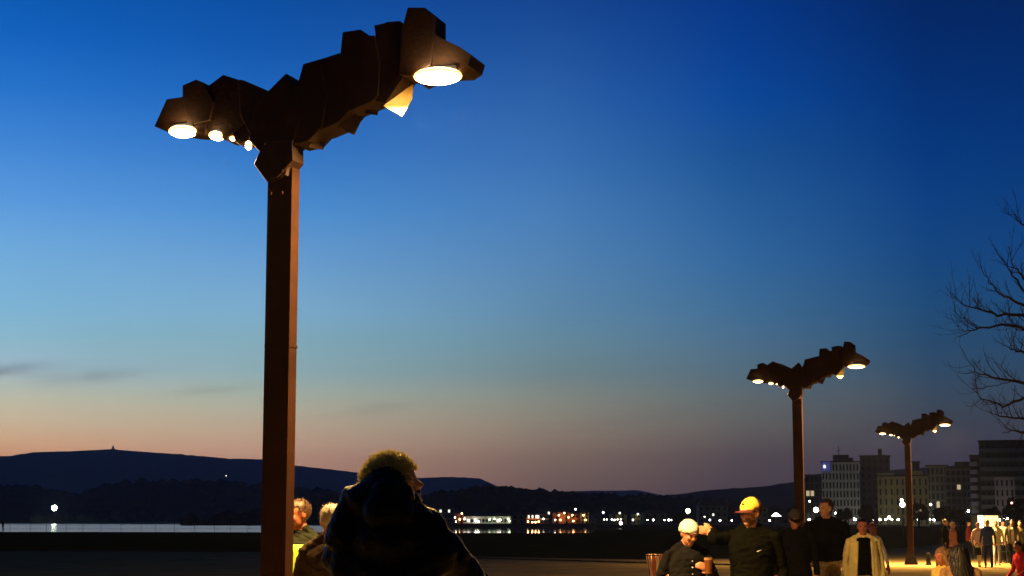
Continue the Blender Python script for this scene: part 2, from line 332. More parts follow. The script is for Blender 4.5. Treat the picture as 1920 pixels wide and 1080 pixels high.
def make_lamp():
    root = thing('street_lamp', 'nearest and largest street lamp, rusty steel post with a jagged wing shaped head', 'street lamp', LB, -ROW, 'rusty winged street lamps along the promenade')
    hp = uz(535, 300, 0)[1]
    # square post with a shadow joint at each corner plate
    bm = BB(((-.106, -.074, .02), (.106, .074, hp))); obj('post', bm, corten_pole, root, bevel=.006)
    bm = BB(((-.1085, -.0775, .36), (-.09, -.0745, hp - .02))); obj('corner_strip', bm, corten_pole, root); bm = BB(((.09, -.0775, .36), (.1085, -.0745, hp - .02))); obj('corner_strip', bm, corten_pole, root)
    bm = BB(((-.06, -.0785, 1.0), (.06, -.0745, 1.55))); ht_ = obj('access_hatch', bm, corten_pole, root)
    bm = BB(((-.006, -.084, 1.27), (.006, -.079, 1.295))); obj('lock', bm, gasket, ht_)
    bm = BB(((-.1095, -.0795, 3.0), (.1095, .0795, 3.02))); obj('weld_seam', bm, corten_pole, root)
    for zb in (hp - .12, hp - .3):
        for ub in (-.05, .05):
            bm = bmesh.new(); tube(bm, [(ub, -.155, zb), (ub, -.135, zb)], .014, 6); obj('bolt', bm, corten_pole, root)
    bm = bmesh.new()
    vs0 = [bm.verts.new((x * .24, y * .22, .0)) for x, y in ((-1,-1),(1,-1),(1,1),(-1,1))]
    vs1 = [bm.verts.new((x * .12, y * .09, .42)) for x, y in ((-1,-1),(1,-1),(1,1),(-1,1))]
    for i in range(4): bm.faces.new((vs0[i], vs0[(i + 1) % 4], vs1[(i + 1) % 4], vs1[i]))
    bm.faces.new(vs0[::-1]); bm.faces.new(vs1); obj('base_skirt', bm, mat('dark_iron', (.007, .005, .004), 1, var=.3, spec=0), root)
    for i, (poly, y0, y1) in enumerate(plates):
        bm = bmesh.new(); prism(bm, [uz(x, y, y0) for x, y in poly], y0, y1 + .012 * (i % 3)); obj('steel_plate', bm, corten, root, bevel=.004)
    # a folded plate hangs below the lit lens; its yellow colour imitates the lens light
    def quad(pp, name, mm_=None):
        bm = bmesh.new(); P = []
        for x, y, v in pp:
            u, z = uz(x, y, v); P.append(Vector((u, v, z)))
        n = (P[1] - P[0]).cross(P[2] - P[0]).normalized() * .012
        a = [bm.verts.new(p - n / 2) for p in P]; b = [bm.verts.new(p + n / 2) for p in P]; k = len(P)
        bm.faces.new(a); bm.faces.new(b[::-1])
        for i in range(k): bm.faces.new((a[i], b[i], b[(i + 1) % k], a[(i + 1) % k]))
        obj(name, bm, mm_ or corten, root)
    quad([(719,199,-.09),(753,218,.06),(772,186,.12),(776,148,.14),(758,150,.06),(742,170,-.02)], 'lit_tone_plate', mat('steel_lit_tone', (.5, .33, .07), .6, var=.1))  # rusty steel with the lamp's bright yellow light put into its colour
    quad([(634,240,-.05),(664,253,.10),(681,217,.12),(655,209,-.02)], 'folded_plate')
    quad([(578,276,-.05),(605,281,.10),(614,258,.12),(590,246,-.02)], 'folded_plate')
    quad([(534,328,-.12),(540,330,-.09),(555,272,-.09),(545,274,-.12)], 'folded_plate')
    quad([(683,212,.0),(707,216,.12),(711,197,.14),(696,190,.02)], 'folded_plate')
    def lens(xc, yc, wpx, depth, v, drop, tilt=0):
        u, z = uz(xc, yc, v); hw = wpx / 2 / 236
        fr = BB(((-hw * .8, -.02, drop * .8), (hw * .8, depth / 2, drop + .02)))
        f = obj('lamp_housing', fr, gasket, root); f.location = (u, v, z); f.rotation_euler = (tilt, 0, 0)
        bm = bmesh.new(); sphere(bm, (0, 0, -.002), (hw, depth / 2, drop), 24, 14)
        l = obj('lens', bm, lens_m, root, smooth=True); l.location = (u, v, z - .002); l.rotation_euler = (tilt, 0, 0)
        return u, z
    def area(u, v, z, p, sx, sy, rot=(0, 0, 0), col=(1, .58, .19)):
        d = bpy.data.lights.new('lamp_light', 'AREA'); d.shape = 'RECTANGLE'; d.size = sx; d.size_y = sy; d.energy = p; d.color = col
        o = bpy.data.objects.new('lamp_light', d); o.location = (u, v, z); o.rotation_euler = rot; link(o, root)
    u, z = lens(821, 142, 94, .28, -.11, .05, R(-8)); area(u, .0, z - .09, POWER, .3, .2, (0, R(-14), 0))
    u, z = lens(343, 246, 58, .2, -.11, .04, R(-8)); area(u, -.02, z - .08, POWER * .5, .2, .15)
    u, z = lens(406, 254, 28, .15, -.08, .03, R(-8)); u, z = lens(436, 256, 9, .08, -.02, .03); lens(466, 272, 11, .08, -.03, .035)
    return root
POWER = 1500
lamp1 = make_lamp()
lamp2 = dup(lamp1); p = lamp_base(1500, 39.4); lamp2.location = p; lamp2['label'] = 'middle street lamp of the row, rusty winged head above the tall man in black'
lamp3 = dup(lamp1); p = lamp_base(1706, 63.5); lamp3.location = p; 
for L_, f_ in ((lamp2, 1.5), (lamp3, 1.9)):       # these two run brighter than the first
    for ch_ in L_.children:
        if ch_.name.startswith('lens'): ch_.material_slots[0].link = 'OBJECT'; ch_.material_slots[0].material = lens_soft; ch_.scale.z = .65
        if ch_.type == 'LIGHT': ch_.data = ch_.data.copy(); ch_.data.energy *= f_
lamp3['label'] = 'farthest street lamp of the row, its flared foot standing on the lit sand'

# ------------------------------------------------------------------ buildings
def building(name, label, x0, x1, ytop, D, floors, cols, wallm, depth=14, pier=.35, band=.5, glass=None, lit=(), balc=False, base=0.0, group=None, roof=True, extra=None):
    X0, X1, H = X(x0, D), X(x1, D), Z(ytop, D) - base
    w = X1 - X0; t = thing(name, label, 'building', ((X0 + X1) / 2, D, base), -math.atan2((X0 + X1) / 2, D) * 1.04, group)
    bm = bmesh.new(); box(bm, (-w / 2, .3, 0), (w / 2, depth, H - .5)); fh = (H - .8) / floors; cw = w / cols
    for k in range(floors + 1):
        z = k * fh; box(bm, (-w / 2, 0, max(z - band / 2, 0)), (w / 2, .29, min(z + band / 2, H - .52)))
    for c in range(cols + 1):
        x = -w / 2 + c * cw; a, b = max(x - pier / 2, -w / 2), min(x + pier / 2, w / 2)
        for k in range(floors): box(bm, (a, .03, k * fh + band / 2 + .003), (b, .29, (k + 1) * fh - band / 2 - .003))
    obj('wall', bm, wallm, t)
    obj('roof', BB(((-w / 2 - .25, -.25, H - .5), (w / 2 + .25, depth + .25, H - .1))), mat('roof_dark', (.05, .045, .04), .9), t)
    me = None
    glass = glass or mat('dark_window', (.015, .018, .022), .2, var=0, spec=.5)
    for k in range(floors):
        for c in range(cols):
            if (k, c) in lit: g = emis('lit_window', (1, .8, .45), .5)
            else: g = glass
            if me is None:
                o = obj('window', BB(((-cw / 2 + pier / 2 + .06, 0, .1), (cw / 2 - pier / 2 - .06, .1, fh - band - .1))), glass, t); me = o.data
            else:
                o = bpy.data.objects.new('window', me); link(o, t)
            if g is not glass:
                o.material_slots[0].link = 'OBJECT'; o.material_slots[0].material = g
            o.location = (-w / 2 + (c + .5) * cw, .17, k * fh + band / 2)
    if balc:
        bme = None
        for k in range(1, floors):
            if bme is None: o = obj('balcony', BB(((-w / 2 + .2, -1.3, 0), (w / 2 - .2, -.01, .16)), ((-w / 2 + .2, -1.3, .16), (w / 2 - .2, -1.22, 1.0))), balc, t); bme = o.data
            else: o = bpy.data.objects.new('balcony', bme); link(o, t)
            o.location = (0, 0, k * fh - .1)
    return t, w, H
concrete = mat('pale_facade', (.6, .62, .58), .85, var=.2, scale=.4)
darkf = mat('dark_facade', (.07, .075, .075), .85, var=.3, scale=.4)
yel = mat('ochre_facade', (.5, .43, .2), .85, var=.2, scale=.4)
grn = mat('grey_green_facade', (.2, .22, .17), .85, var=.2, scale=.4)
pink = mat('pink_facade', (.75, .62, .6), .85, var=.2, scale=.4)
whitew = mat('white_wall', (.6, .58, .52), .85, var=.15, scale=.4)
building('apartment_block', 'low dark block left of the pale block with the blue rooftop sign', 1512, 1545, 889, 700, 7, 4, darkf, lit={(4,0),(4,1)})
t, w, H = building('apartment_block', 'pale apartment block of many thin piers with a blue rooftop sign', 1543, 1613, 864, 600, 7, 11, concrete, depth=18, pier=.55, band=.7)
obj('stair_tower', BB(((-w / 2 + 4, 3, H), (-w / 2 + 9.5, 10, H + 2.2)), ((0, 4, H), (4.5, 10, H + 1.2))), darkf, t)
bm = bmesh.new(); tube(bm, [(-w/2+6, 5, H + 2.2), (-w/2+6, 5, H + 5.5)], .12); box(bm, (-w/2+5.4, 4.95, H+3.6), (-w/2+6.6, 5.05, H+3.8)); obj('antenna', bm, darkf, t)
s = obj('sign_panel', BB(((-w/2 + .2, -.6, H - 3.6), (-w/2 + 3.1, -.3, H - .3))), emis('blue_sign', (.02, .03, .35), .35), t)
obj('emblem', BB(((-w/2 + .7, -.75, H - 2.5), (-w/2 + 1.5, -.6, H - 1.5))), emis('sign_white', (.8, .85, 1), 1.4), s)
t, w, H = building('apartment_block', 'tall dark flat roofed block with a chimney pipe right of the pale block', 1616, 1671, 853, 640, 9, 5, darkf, depth=16, pier=1.2, band=1.3)
obj('chimney', BB(((w / 2 - 4.3, 3, H), (w / 2 - 2.8, 5, H + 2.4))), darkf, t)
t, w, H = building('apartment_block', 'ochre apartment block behind the farthest street lamp', 1648, 1742, 890, 520, 5, 9, yel, pier=1.1, band=.9, lit={(1,7)})
obj('parapet', BB(((-w/2, 0, H - .1), (-w/2 + 5, 6, H + .5))), yel, t); obj('roof_room', BB(((2, 0, H - .1), (6, 6, H + 1.1))), yel, t)
building('apartment_block', 'slim dark tower rising behind the ochre block', 1714, 1727, 864, 660, 8, 2, darkf)
building('apartment_block', 'grey green block with flat penthouse between ochre block and the long row', 1740, 1780, 871, 560, 7, 5, grn, lit={(2,2)})
t, w, H = building('apartment_block', 'dark block with two lit windows next to the pale balconies', 1776, 1824, 875, 500, 8, 5, grn, lit={(5,2)})
obj('roof_room', BB(((-1, 2, H - .1), (w/2, 8, H + 1.5))), darkf, t)
t, w, H = building('apartment_block', 'narrow building end with a stack of pale rounded balconies', 1823, 1841, 852, 455, 9, 1, darkf, depth=16)
bme = None
for k in range(8):
    if bme is None:
        bm = bmesh.new(); n = 14; P = [(-1.2 + math.cos(a) * 1.05 + .95, -1.1 * math.sin(a)) for a in np.linspace(math.pi, 0, n)]
        lo = [bm.verts.new((x, y, 0)) for x, y in P]; hi = [bm.verts.new((x, y, 1.15)) for x, y in P]
        bm.faces.new(lo); bm.faces.new(hi)
        for i in range(n): bm.faces.new((lo[i], lo[(i + 1) % n], hi[(i + 1) % n], hi[i]))
        o = obj('balcony', bm, pink, t); bme = o.data
    else: o = bpy.data.objects.new('balcony', bme); link(o, t)
    o.location = (-w/2 + 1.1, -.01, 1.2 + k * (H - 2.2) / 8)
t, w, H = building('apartment_block', 'largest dark block at the right edge with long level balcony bands', 1843, 1990, 824, 450, 9, 14, darkf, depth=20, pier=.3, band=1.1, lit={(3,12)}, balc=mat('dim_balcony', (.3, .3, .27), .8))
building('apartment_block', 'pinkish lower block standing before the largest dark block', 1868, 1904, 890, 400, 5, 4, pink, depth=8, pier=.6, band=.7)

# shore town across the harbour
tw_red = mat('terracotta_wall', (.45, .17, .08), .85, var=.25, scale=.5)
tw_yel = mat('yellow_wall', (.5, .38, .14), .85, var=.2, scale=.5)
tile = mat('roof_tile', (.14, .06, .04), .9, var=.3, scale=1)
globes = {}
def globe_mesh(r, m):
    k = (round(r, 2), m.name)
    if k not in globes:
        bm = bmesh.new(); sphere(bm, (0, 0, 0), r, 10, 7); me = bpy.data.meshes.new('globe'); bm.to_mesh(me); bm.free(); me.materials.append(m)
        for f in me.polygons: f.use_smooth = True
        globes[k] = me
    return globes[k]
ws_m = emis('lamp_street', (1, .93, .7), 150); wd_m = emis('lamp_street_dim', (1, .93, .7), 50); wl_m = emis('lamp_white', (1, .95, .78), 14); wo_m = emis('lamp_orange', (1, .55, .2), 16); wg_m = emis('lamp_green', (.85, 1, .6), 10); pole_m = mat('dark_pole', (.03, .03, .03), .6)
def far_lamp(x, y, Y, rpx, m, label, group, base=.0):
    p = at(x, y, Y); t = thing('lamp_post', label, 'lamp post', (p.x, Y, base), 0, group)
    bm = bmesh.new(); tube(bm, [(0, 0, 0), (0, 0, p.z - base - rpx * Y / F)], [.09, .06], 5); obj('pole', bm, pole_m, t)
    o = bpy.data.objects.new('globe', globe_mesh(rpx * .74 * Y / F, m)); link(o, t); o.location = (0, 0, p.z - base)
    return t
def house(x0, x1, yt, D, wm, label, floors=2, lights=(), base=.35, lit=(), cols=None, hip=.28, arcade=()):
    X0, X1, H = X(x0, D), X(x1, D), Z(yt, D) - base
    w = X1 - X0; hw = H * (1 - hip); t = thing('house', label, 'house', ((X0 + X1) / 2, D, base), 0, 'houses along the far harbour shore'); dp = 8
    cols = cols or max(2, round(w / 2.6)); fh = hw / floors
    obj('wall', BB(((-w / 2, 0, 0), (w / 2, dp, hw))), wm, t)
    bm = bmesh.new(); vs = [bm.verts.new(p) for p in ((-w/2-.3,-.4,hw),(w/2+.3,-.4,hw),(w/2+.3,dp+.4,hw),(-w/2-.3,dp+.4,hw),(-w/2+min(2,w*.3),dp/2,H),(w/2-min(2,w*.3),dp/2,H))]
    for f in ((0,1,5,4),(1,2,5),(2,3,4,5),(3,0,4),(3,2,1,0)): bm.faces.new([vs[i] for i in f])
    obj('roof', bm, tile, t); me = None; gl = mat('dark_window', (.015, .018, .022), .2)
    for k in range(floors):
        for c in range(cols):
            if me is None: o = obj('window', BB(((-.36, -.06, 0), (.36, .05, .95))), gl, t); me = o.data
            else: o = bpy.data.objects.new('window', me); link(o, t)
            o.location = (-w / 2 + (c + .5) * w / cols, 0, k * fh + fh * .3)
            if (k, c) in lit: o.material_slots[0].link = 'OBJECT'; o.material_slots[0].material = emis('bright_window', (1, .93, .75), 1.6)
    for lx, ly, m in lights:
        p = at(lx, ly, D - 1.2); o = bpy.data.objects.new('wall_light', globe_mesh(.26, m)); link(o, t); o.location = p - Vector(((X0 + X1) / 2, D, base))
    return t
D0 = 545
house(802, 850, 943, 640, grn, 'grey house with four lit upper windows at the left of the shore town', 3, lit={(2,4),(2,7),(1,1),(1,4)}, cols=9)
house(852, 869, 956, D0, tw_red, 'small red lit house at the left end of the white arcade', 2, [(866, 963, wo_m), (862, 974, wo_m)])
t = house(868, 958, 962, D0 + 4, whitew, 'long low white building of bright arches on the quay', 1, [(871,973,wl_m),(891,974,wl_m),(892,977,wl_m),(897,978,wl_m),(918,974,wg_m),(927,973,wg_m),(938,975,wl_m),(953,973,wg_m),(955,977,wg_m)], lit={(0,1),(0,9)}, cols=13)
house(960, 984, 960, D0 + 30, grn, 'unlit grey house between the white arcade and the orange house', 2)
house(986, 1029, 958, D0, tw_red, 'wide orange house with a row of white lit windows and glowing ground floor', 2, [(990,978,wo_m),(998,979,wo_m),(1004,979,wo_m),(1010,978,wo_m),(1019,973,wl_m)], lit={(1,1),(1,3),(1,5),(1,6)}, cols=12)
house(1036, 1071, 953, D0, tw_red, 'tall orange lit house with two bright wall lights', 3, [(1048,966,wo_m),(1051,975,wo_m),(1058,962,wo_m),(1066,970,wo_m)])
house(1071, 1086, 957, D0 + 3, tw_red, 'narrow red lit house with one bright light', 2, [(1073,966,wo_m),(1075,977,wo_m)])
house(1089, 1104, 953, D0, tw_yel, 'slim amber lit house at the right end of the orange houses', 3, [(1094,966,wo_m),(1098,975,wo_m)])
house(1008, 1036, 944, 640, grn, 'dim house on the slope above the orange houses', 2, lit={(1,1)})
house(1110, 1138, 962, D0 + 40, grn, 'dim low house under a white lamp right of the amber house', 2)
house(1144, 1176, 958, D0 + 30, tw_yel, 'yellow green lit house right of the dim low house', 2, [(1162,962,wg_m)])
house(1186, 1201, 957, D0 + 20, tw_yel, 'small pale yellow lit house left of the woman in the white cap', 2, [(1196,964,wg_m)])
house(1206, 1250, 955, D0 + 60, grn, 'unlit long house behind the string of small lamps', 2)
house(1310, 1365, 935, 700, grn, 'dim house on the slope between white cap and yellow cap', 3, lit={(1,2)})
house(1405, 1440, 940, 700, grn, 'dim house on the dark slope right of the yellow cap', 3)
G1 = 'lamps along the harbour front'
sh = [(1131,961,600,2.4,wl_m),(1133,974,530,1.6,wl_m),(1138,974,530,1.4,wl_m),(1147,974,530,1.7,wl_m),(1152,975,530,2,wl_m),(1158,974,530,1.6,wl_m),(1164,974,530,1.4,wl_m),(1187,975,530,2,wl_m),(1214,975,530,1.7,wl_m),(1225,975,530,2.3,wl_m),(1246,975,530,1.7,wl_m),(1254,975,530,2.6,wl_m),(1259,975,530,1.8,wl_m),(1331,975,530,2.2,wl_m),(1350,976,530,2.4,wl_m),(1372,976,530,2,wl_m),(1321,969,600,1.6,wg_m),(1443,976,530,2.2,wl_m),(1041,975,530,1.8,wl_m),(1079,955,620,2,wl_m),(853,970,530,1.8,wl_m),(855,978,530,1.5,wl_m)]
LB1 = ['small white lamp high over the dim low house right of the amber house'] + ['%s of six tiny lamps in the tight row by the yellow green house' % w for w in ('leftmost', 'second from left', 'third from left', 'fourth from left', 'fifth from left', 'rightmost')] + \
 ['small white lamp at the foot of the small pale yellow house', 'left one of two small lamps before the unlit long house', 'right one of two small lamps before the unlit long house', 'left one of three close lamps left of the white cap', 'middle one of three close lamps left of the white cap', 'right one of three close lamps left of the white cap',
  'first small lamp right of the white cap in the low row', 'second small lamp right of the white cap in the low row', 'third small lamp right of the white cap in the low row', 'faint greenish lamp above the low row right of the white cap', 'small white lamp in the low row right of the yellow cap',
  'small white lamp left of the tall orange house', 'small white lamp above the roofs of the orange houses', 'upper small lamp left of the small red house', 'lower small lamp left of the small red house']
for q, lb_ in zip(sh, LB1): far_lamp(*q, lb_, G1)
tg = far_lamp(1164, 981, 500, 4, wl_m, 'low broad white light at the water edge under the yellow green house', None, 0)
G2 = 'lamps at the foot of the apartment blocks'
LB2 = ['small lamp just right of the middle street lamp post', 'small lamp behind the shoulder of the tall man in black', 'small lamp just left of the head of the cardigan woman', 'small lamp just right of the head of the cardigan woman'] + \
 ['%s below the ochre block' % w for w in ('leftmost lamp of the cluster', 'second lamp of the cluster', 'larger raised lamp of the cluster', 'fourth lamp of the cluster', 'rightmost lamp of the cluster')] + \
 ['single small lamp close right of the farthest street lamp post', 'left lamp of the trio right of the farthest street lamp', 'middle lamp of the trio right of the farthest street lamp', 'right lamp of the trio right of the farthest street lamp', 'small lamp high beside the low dark block',
  'first small lamp right of the lit kiosk', 'second small lamp right of the lit kiosk', 'third small lamp right of the lit kiosk', 'last small lamp right of the lit kiosk']
for q in [(1517,974,675,2.2,ws_m),(1567,962,580,1.6,ws_m),(1603,974,582,2.4,ws_m),(1638,974,500,1.8,wd_m),(1650,974,500,2.4,wd_m),(1661,974,502,2.2,wd_m),(1667,970,504,3.4,wd_m),(1672,974,504,2.2,wd_m),(1684,974,505,2.6,wd_m),(1722,974,500,2.4,wd_m),(1737,972,540,2.2,ws_m),(1742,974,542,2.6,ws_m),(1752,974,545,2.8,ws_m),(1518,940,500,2.2,wl_m),(1868,973,388,2.8,wd_m),(1875,975,388,2.6,wd_m),(1884,973,386,2.2,wd_m),(1889,972,388,2.2,wd_m)]:
    far_lamp(*q, LB2.pop(0), G2)
far_lamp(1290, 958, 200, 5.5, emis('lamp_bright', (.95, 1, .72), 30), 'round bright lamp directly above the white cap', None)
far_lamp(1530, 956, 170, 6.2, MATS['lamp_bright'], 'round bright lamp touching the face of the tall man in black', None)
t = far_lamp(1692, 946, 170, 6, MATS['lamp_bright'], 'round bright lamp with a smaller globe on top left of the farthest street lamp', None)
o = bpy.data.objects.new('globe', globe_mesh(.14, MATS['lamp_bright'])); link(o, t); o.location = (-.06, 0, at(1691, 938, 170).z)
far_lamp(1816, 958, 443, 2.2, ws_m, 'added lamp brightening the stacked pale balconies from their foot', None)  # extra lamp, added only to brighten the balcony stack behind it
far_lamp(1745, 946, 260, 2.8, wl_m, 'single white lamp half way up before the grey green block', None)
far_lamp(1897, 943, 250, 2.6, emis('lamp_red', (1, .35, .25), 8), 'single reddish lamp near the right edge', None)
far_lamp(424, 892, 4600, .8, emis('lamp_hill', (1, .95, .8), 10), 'tiny lone light on the blue mountain slope', None, 60)
# flood light on the quay
p = at(1455, 966, 250); t = thing('flood_light', 'broad white flood light glowing left of the man in the dark cap', 'flood light', (p.x, 250, 0))
bm = bmesh.new(); tube(bm, [(0, 0, 0), (0, 0, p.z)], .07, 6); obj('pole', bm, pole_m, t)
bm = bmesh.new(); prism(bm, [(-.62, -.12), (.72, -.16), (.15, .3), (-.1, .34)], -.15, .15); o = obj('lamp_head', bm, wl_m, t); o.location = (0, 0, p.z)
# beacon on the far shore, mirrored in the water
p = at(102, 953, 1392); t = thing('harbour_light', 'bright lamp on the far shore with a long white reflection, left side', 'lamp post', (p.x, 1392, .3))
bm = bmesh.new(); tube(bm, [(0, 0, 0), (0, 0, p.z)], [.3, .2], 6); obj('pole', bm, pole_m, t)
o = bpy.data.objects.new('globe', globe_mesh(2.1, emis('beacon_white', (.9, 1, .75), 70))); link(o, t); o.location = (0, 0, p.z)

# quay wall
bm = BB(((X(800, 519), 518.8, -1), (X(1118, 519), 519.8, .75))); tag(obj('quay_wall', bm, mat('quay_stone', (.12, .11, .1), .9, var=.3, scale=1)), 'long dark stone quay wall below the shore town', 'wall')
# railing along the near shore on the left
rl = thing('railing', 'thin dark shore railing before the pale water on the left', 'railing', (0, 0, 0)); Yr = ground(250, 997.5).y - 2
pm = None
for x in list(range(-180, 495, 34)):
    if pm is None: bm = bmesh.new(); tube(bm, [(0, 0, 0), (0, 0, 1.1)], .035, 5); o = obj('post', bm, pole_m, rl); pm = o.data
    else: o = bpy.data.objects.new('post', pm); link(o, rl)
    o.location = (X(x + random.uniform(-5, 5), Yr), Yr, 0)
for z in (.45, 1.08):
    bm = bmesh.new(); tube(bm, [(X(-200, Yr), Yr, z), (X(490, Yr), Yr, z)], .022, 4); obj('rail', bm, pole_m, rl)

# trees standing before the buildings
def round_tree(x, ytop, Y, label, wpx, seed):
    rnd = random.Random(seed); base = Vector((X(x, Y), Y, 0)); H = Z(ytop, Y); r = wpx / 2 * Y / F
    t = thing('tree', label, 'tree', base); bm = bmesh.new()
    tube(bm, [(0, 0, 0), (.1, 0, H * .3), (.05, .1, H * .7)], [.22, .15, .06], 6)
    for k in range(5):
        a = rnd.uniform(0, 6.28); tube(bm, [(.1, 0, H * .3), (math.cos(a) * r * .6, math.sin(a) * r * .6, H * rnd.uniform(.55, .75))], [.1, .03], 4)
    obj('trunk', bm, mat('bark', (.05, .04, .03), .95), t); bm = bmesh.new()
    cl = [(Vector((rnd.uniform(-.65, .65) * r, rnd.uniform(-.65, .65) * r, H * rnd.uniform(.45, .88))), r * rnd.uniform(.22, .42)) for _ in range(14)]
    for c, q in cl:
        for _ in range(110):
            d = Vector((rnd.gauss(0, 1), rnd.gauss(0, 1), rnd.gauss(0, 1))).normalized() * q * rnd.uniform(.5, 1.1); s = .16 * rnd.uniform(.7, 1.5)
            p = c + d; u = Vector((rnd.gauss(0, 1), rnd.gauss(0, 1), rnd.gauss(0, 1))).normalized(); v = u.orthogonal().normalized()
            bm.faces.new([bm.verts.new(p + u * s), bm.verts.new(p + v * s), bm.verts.new(p - u * s), bm.verts.new(p - v * s)])
    o = obj('crown', bm, leaf_dark, t)
for x, y, Y, w, lb in [(1500,948,330,40,'round dark tree left of the tall man in black'),(1585,950,330,34,'round dark tree before the pale apartment block'),(1625,946,320,40,'round dark tree between pale and ochre block'),
                       (1722,944,300,36,'dark tree right of the farthest lamp post'),(1765,950,300,40,'dark tree below the grey green block'),(1800,955,280,44,'dark tree left of the lit kiosk'),(1903,932,260,50,'green tree before the pinkish block at the right edge'),(1862,948,260,36,'small tree right behind the lit kiosk'),
                       (1270,960,480,30,'small dark tree on the shore left of the white cap'),(1400,958,420,36,'dark tree behind the yellow cap')]:
    round_tree(x, y, Y, lb, w, int(x))

# bare tree reaching in from the right
def bare_tree():
    rnd = random.Random(11); Y0 = 24.0; sc = Y0 / F
    t = thing('bare_tree', 'leafless tree reaching thin upturned branches in from the right edge', 'tree', (X(2150, Y0), Y0, 0)); O = Vector(t.location)
    bm = bmesh.new(); tr = [Vector((0, 0, 0)), Vector((.02, 0, 1.5)), Vector((-.03, .05, 3)), Vector((.05, 0, 4.5)), Vector((0, 0, 6)), Vector((.1, 0, 7.6))]
    tube(bm, tr, [.24, .19, .16, .12, .08, .02], 10); obj('trunk', bm, mat('bark_dark', (.045, .035, .03), .95, var=.4, scale=8, bump=.6), t)
    bm = bmesh.new()
    def twig(p, d, L, r, lev):
        n = 7; pts = [p.copy()]; q = p.copy(); dd = d.normalized()
        for i in range(n):
            dd = (dd + Vector((rnd.gauss(0, .09), rnd.gauss(0, .1), .09 + rnd.gauss(0, .07)))).normalized(); q = q + dd * L / n; pts.append(q.copy())
        tube(bm, pts, [r * (1 - .75 * i / n) for i in range(n + 1)], 4, cap=False)
        if lev > 0:
            for i in range(1, n + 1):
                if rnd.random() < .62:
                    s = (pts[i] - pts[i - 1]).normalized(); o = Vector((rnd.gauss(0, 1), rnd.gauss(0, .8), rnd.gauss(.25, .9))).normalized()
                    twig(pts[i], s * .8 + o * .75, L * rnd.uniform(.32, .55), r * .5, lev - 1)
    limbs = [
     [(2150,690),(2010,610),(1920,571),(1882,557),(1853,531),(1839,498)],
     [(2150,700),(2020,640),(1920,592),(1870,590),(1833,579),(1804,569),(1790,555)],
     [(2150,700),(2000,640),(1920,616),(1882,608),(1833,616),(1808,622),(1794,612)],
     [(2150,640),(2000,570),(1920,520),(1902,502),(1890,461)],
     [(2150,560),(1990,470),(1920,425),(1902,402)],
     [(2150,650),(1990,585),(1920,545),(1894,506),(1876,482)],
     [(2150,800),(2000,745),(1920,718),(1861,708),(1829,697),(1813,673)],
     [(2150,805),(2000,760),(1920,746),(1882,762),(1841,746),(1823,730)],
     [(1960,722),(1900,715),(1861,724),(1823,730)],
     [(1833,616),(1822,610),(1808,600),(1790,583)],
     [(2150,760),(1990,690),(1920,661),(1898,655),(1878,644)],
     [(2150,830),(1990,790),(1920,786),(1878,782),(1855,772)],
     [(2150,860),(2000,815),(1920,812),(1895,806),(1876,790)],
     [(1990,640),(1930,622),(1905,618),(1880,598)],
     [(2150,500),(2190,420),(2210,320),(2240,250)],[(2150,600),(2250,500),(2330,380)],[(2150,700),(2270,640),(2400,520)],[(2150,620),(2100,500),(2080,420),(2090,340)],
    ]
    for li, lm in enumerate(limbs):
        pts = []; off = rnd.uniform(-1, 1)
        for i, (x, y) in enumerate(lm): pts.append(at(x, y, Y0 + (off * i / len(lm))) - O)
        # smooth resample
        fine = []
        for a, b in zip(pts, pts[1:]):
            for k in range(4): fine.append(a.lerp(b, k / 4) + Vector((rnd.gauss(0, .008), rnd.gauss(0, .02), rnd.gauss(0, .008))))
        fine.append(pts[-1]); n = len(fine); r0 = .048 if lm[0][0] > 2100 else .011
        rad = [max(.0055, r0 * .8 * (1 - i / n) ** 1.1) for i in range(n)]
        tube(bm, fine, rad, 5, cap=False)
        for i in range(int(n * .3), n):
            if rnd.random() < .85:
                s = (fine[i] - fine[i - 1]).normalized(); o = Vector((rnd.gauss(0, .8), rnd.gauss(0, .7), rnd.gauss(.45, .7))).normalized()
                twig(fine[i], s * .7 + o * .7, rnd.uniform(.16, .46), min(rad[i] * .75, .008), 1)
    obj('branch', bm, MATS['bark_dark'], t)
bare_tree()

# ------------------------------------------------------------------ small street furniture
# slatted litter bin
p = ground(1233, 1096); Yb = 40; bx = X(1234, Yb)
t = thing('litter_bin', 'litter bin of upright orange and cream slats, wider at the top', 'bin', (bx, Yb, 0))
ztop = Z(1039, Yb); n = 18; r0, r1 = .2, .29
slm = [mat('orange_slat', (.5, .13, .04), .6, var=.2), mat('cream_slat', (.85, .72, .5), .6, var=.1), mat('red_brown_slat', (.32, .09, .04), .6, var=.2)]
bm = bmesh.new(); g = [bm.verts.new((math.cos(a) * r0 * .86, math.sin(a) * r0 * .86, .1)) for a in np.linspace(0, 2 * math.pi, 16, endpoint=False)]; h = [bm.verts.new((v.co.x * r1 / r0, v.co.y * r1 / r0, ztop - .08)) for v in g]
bm.faces.new(g)
for i in range(16): bm.faces.new((g[i], g[(i + 1) % 16], h[(i + 1) % 16], h[i]))
obj('liner', bm, gasket, t)
for k in range(n):
    a = 2 * math.pi * k / n; w = .034; bm = bmesh.new(); M = Matrix.Rotation(a, 4, 'Z')
    P = [(r0, -w * .8, .06), (r0, w * .8, .06), (r1, w * 1.15, ztop), (r1, -w * 1.15, ztop)]
    A = [bm.verts.new(M @ Vector(q)) for q in P]; B = [bm.verts.new(M @ (Vector(q) - Vector((.022, 0, 0)))) for q in P]
    bm.faces.new(A); bm.faces.new(B[::-1])
    for i in range(4): bm.faces.new((A[i], B[i], B[(i + 1) % 4], A[(i + 1) % 4]))
    obj('slat', bm, slm[(0, 1, 2, 1)[k % 4]], t)
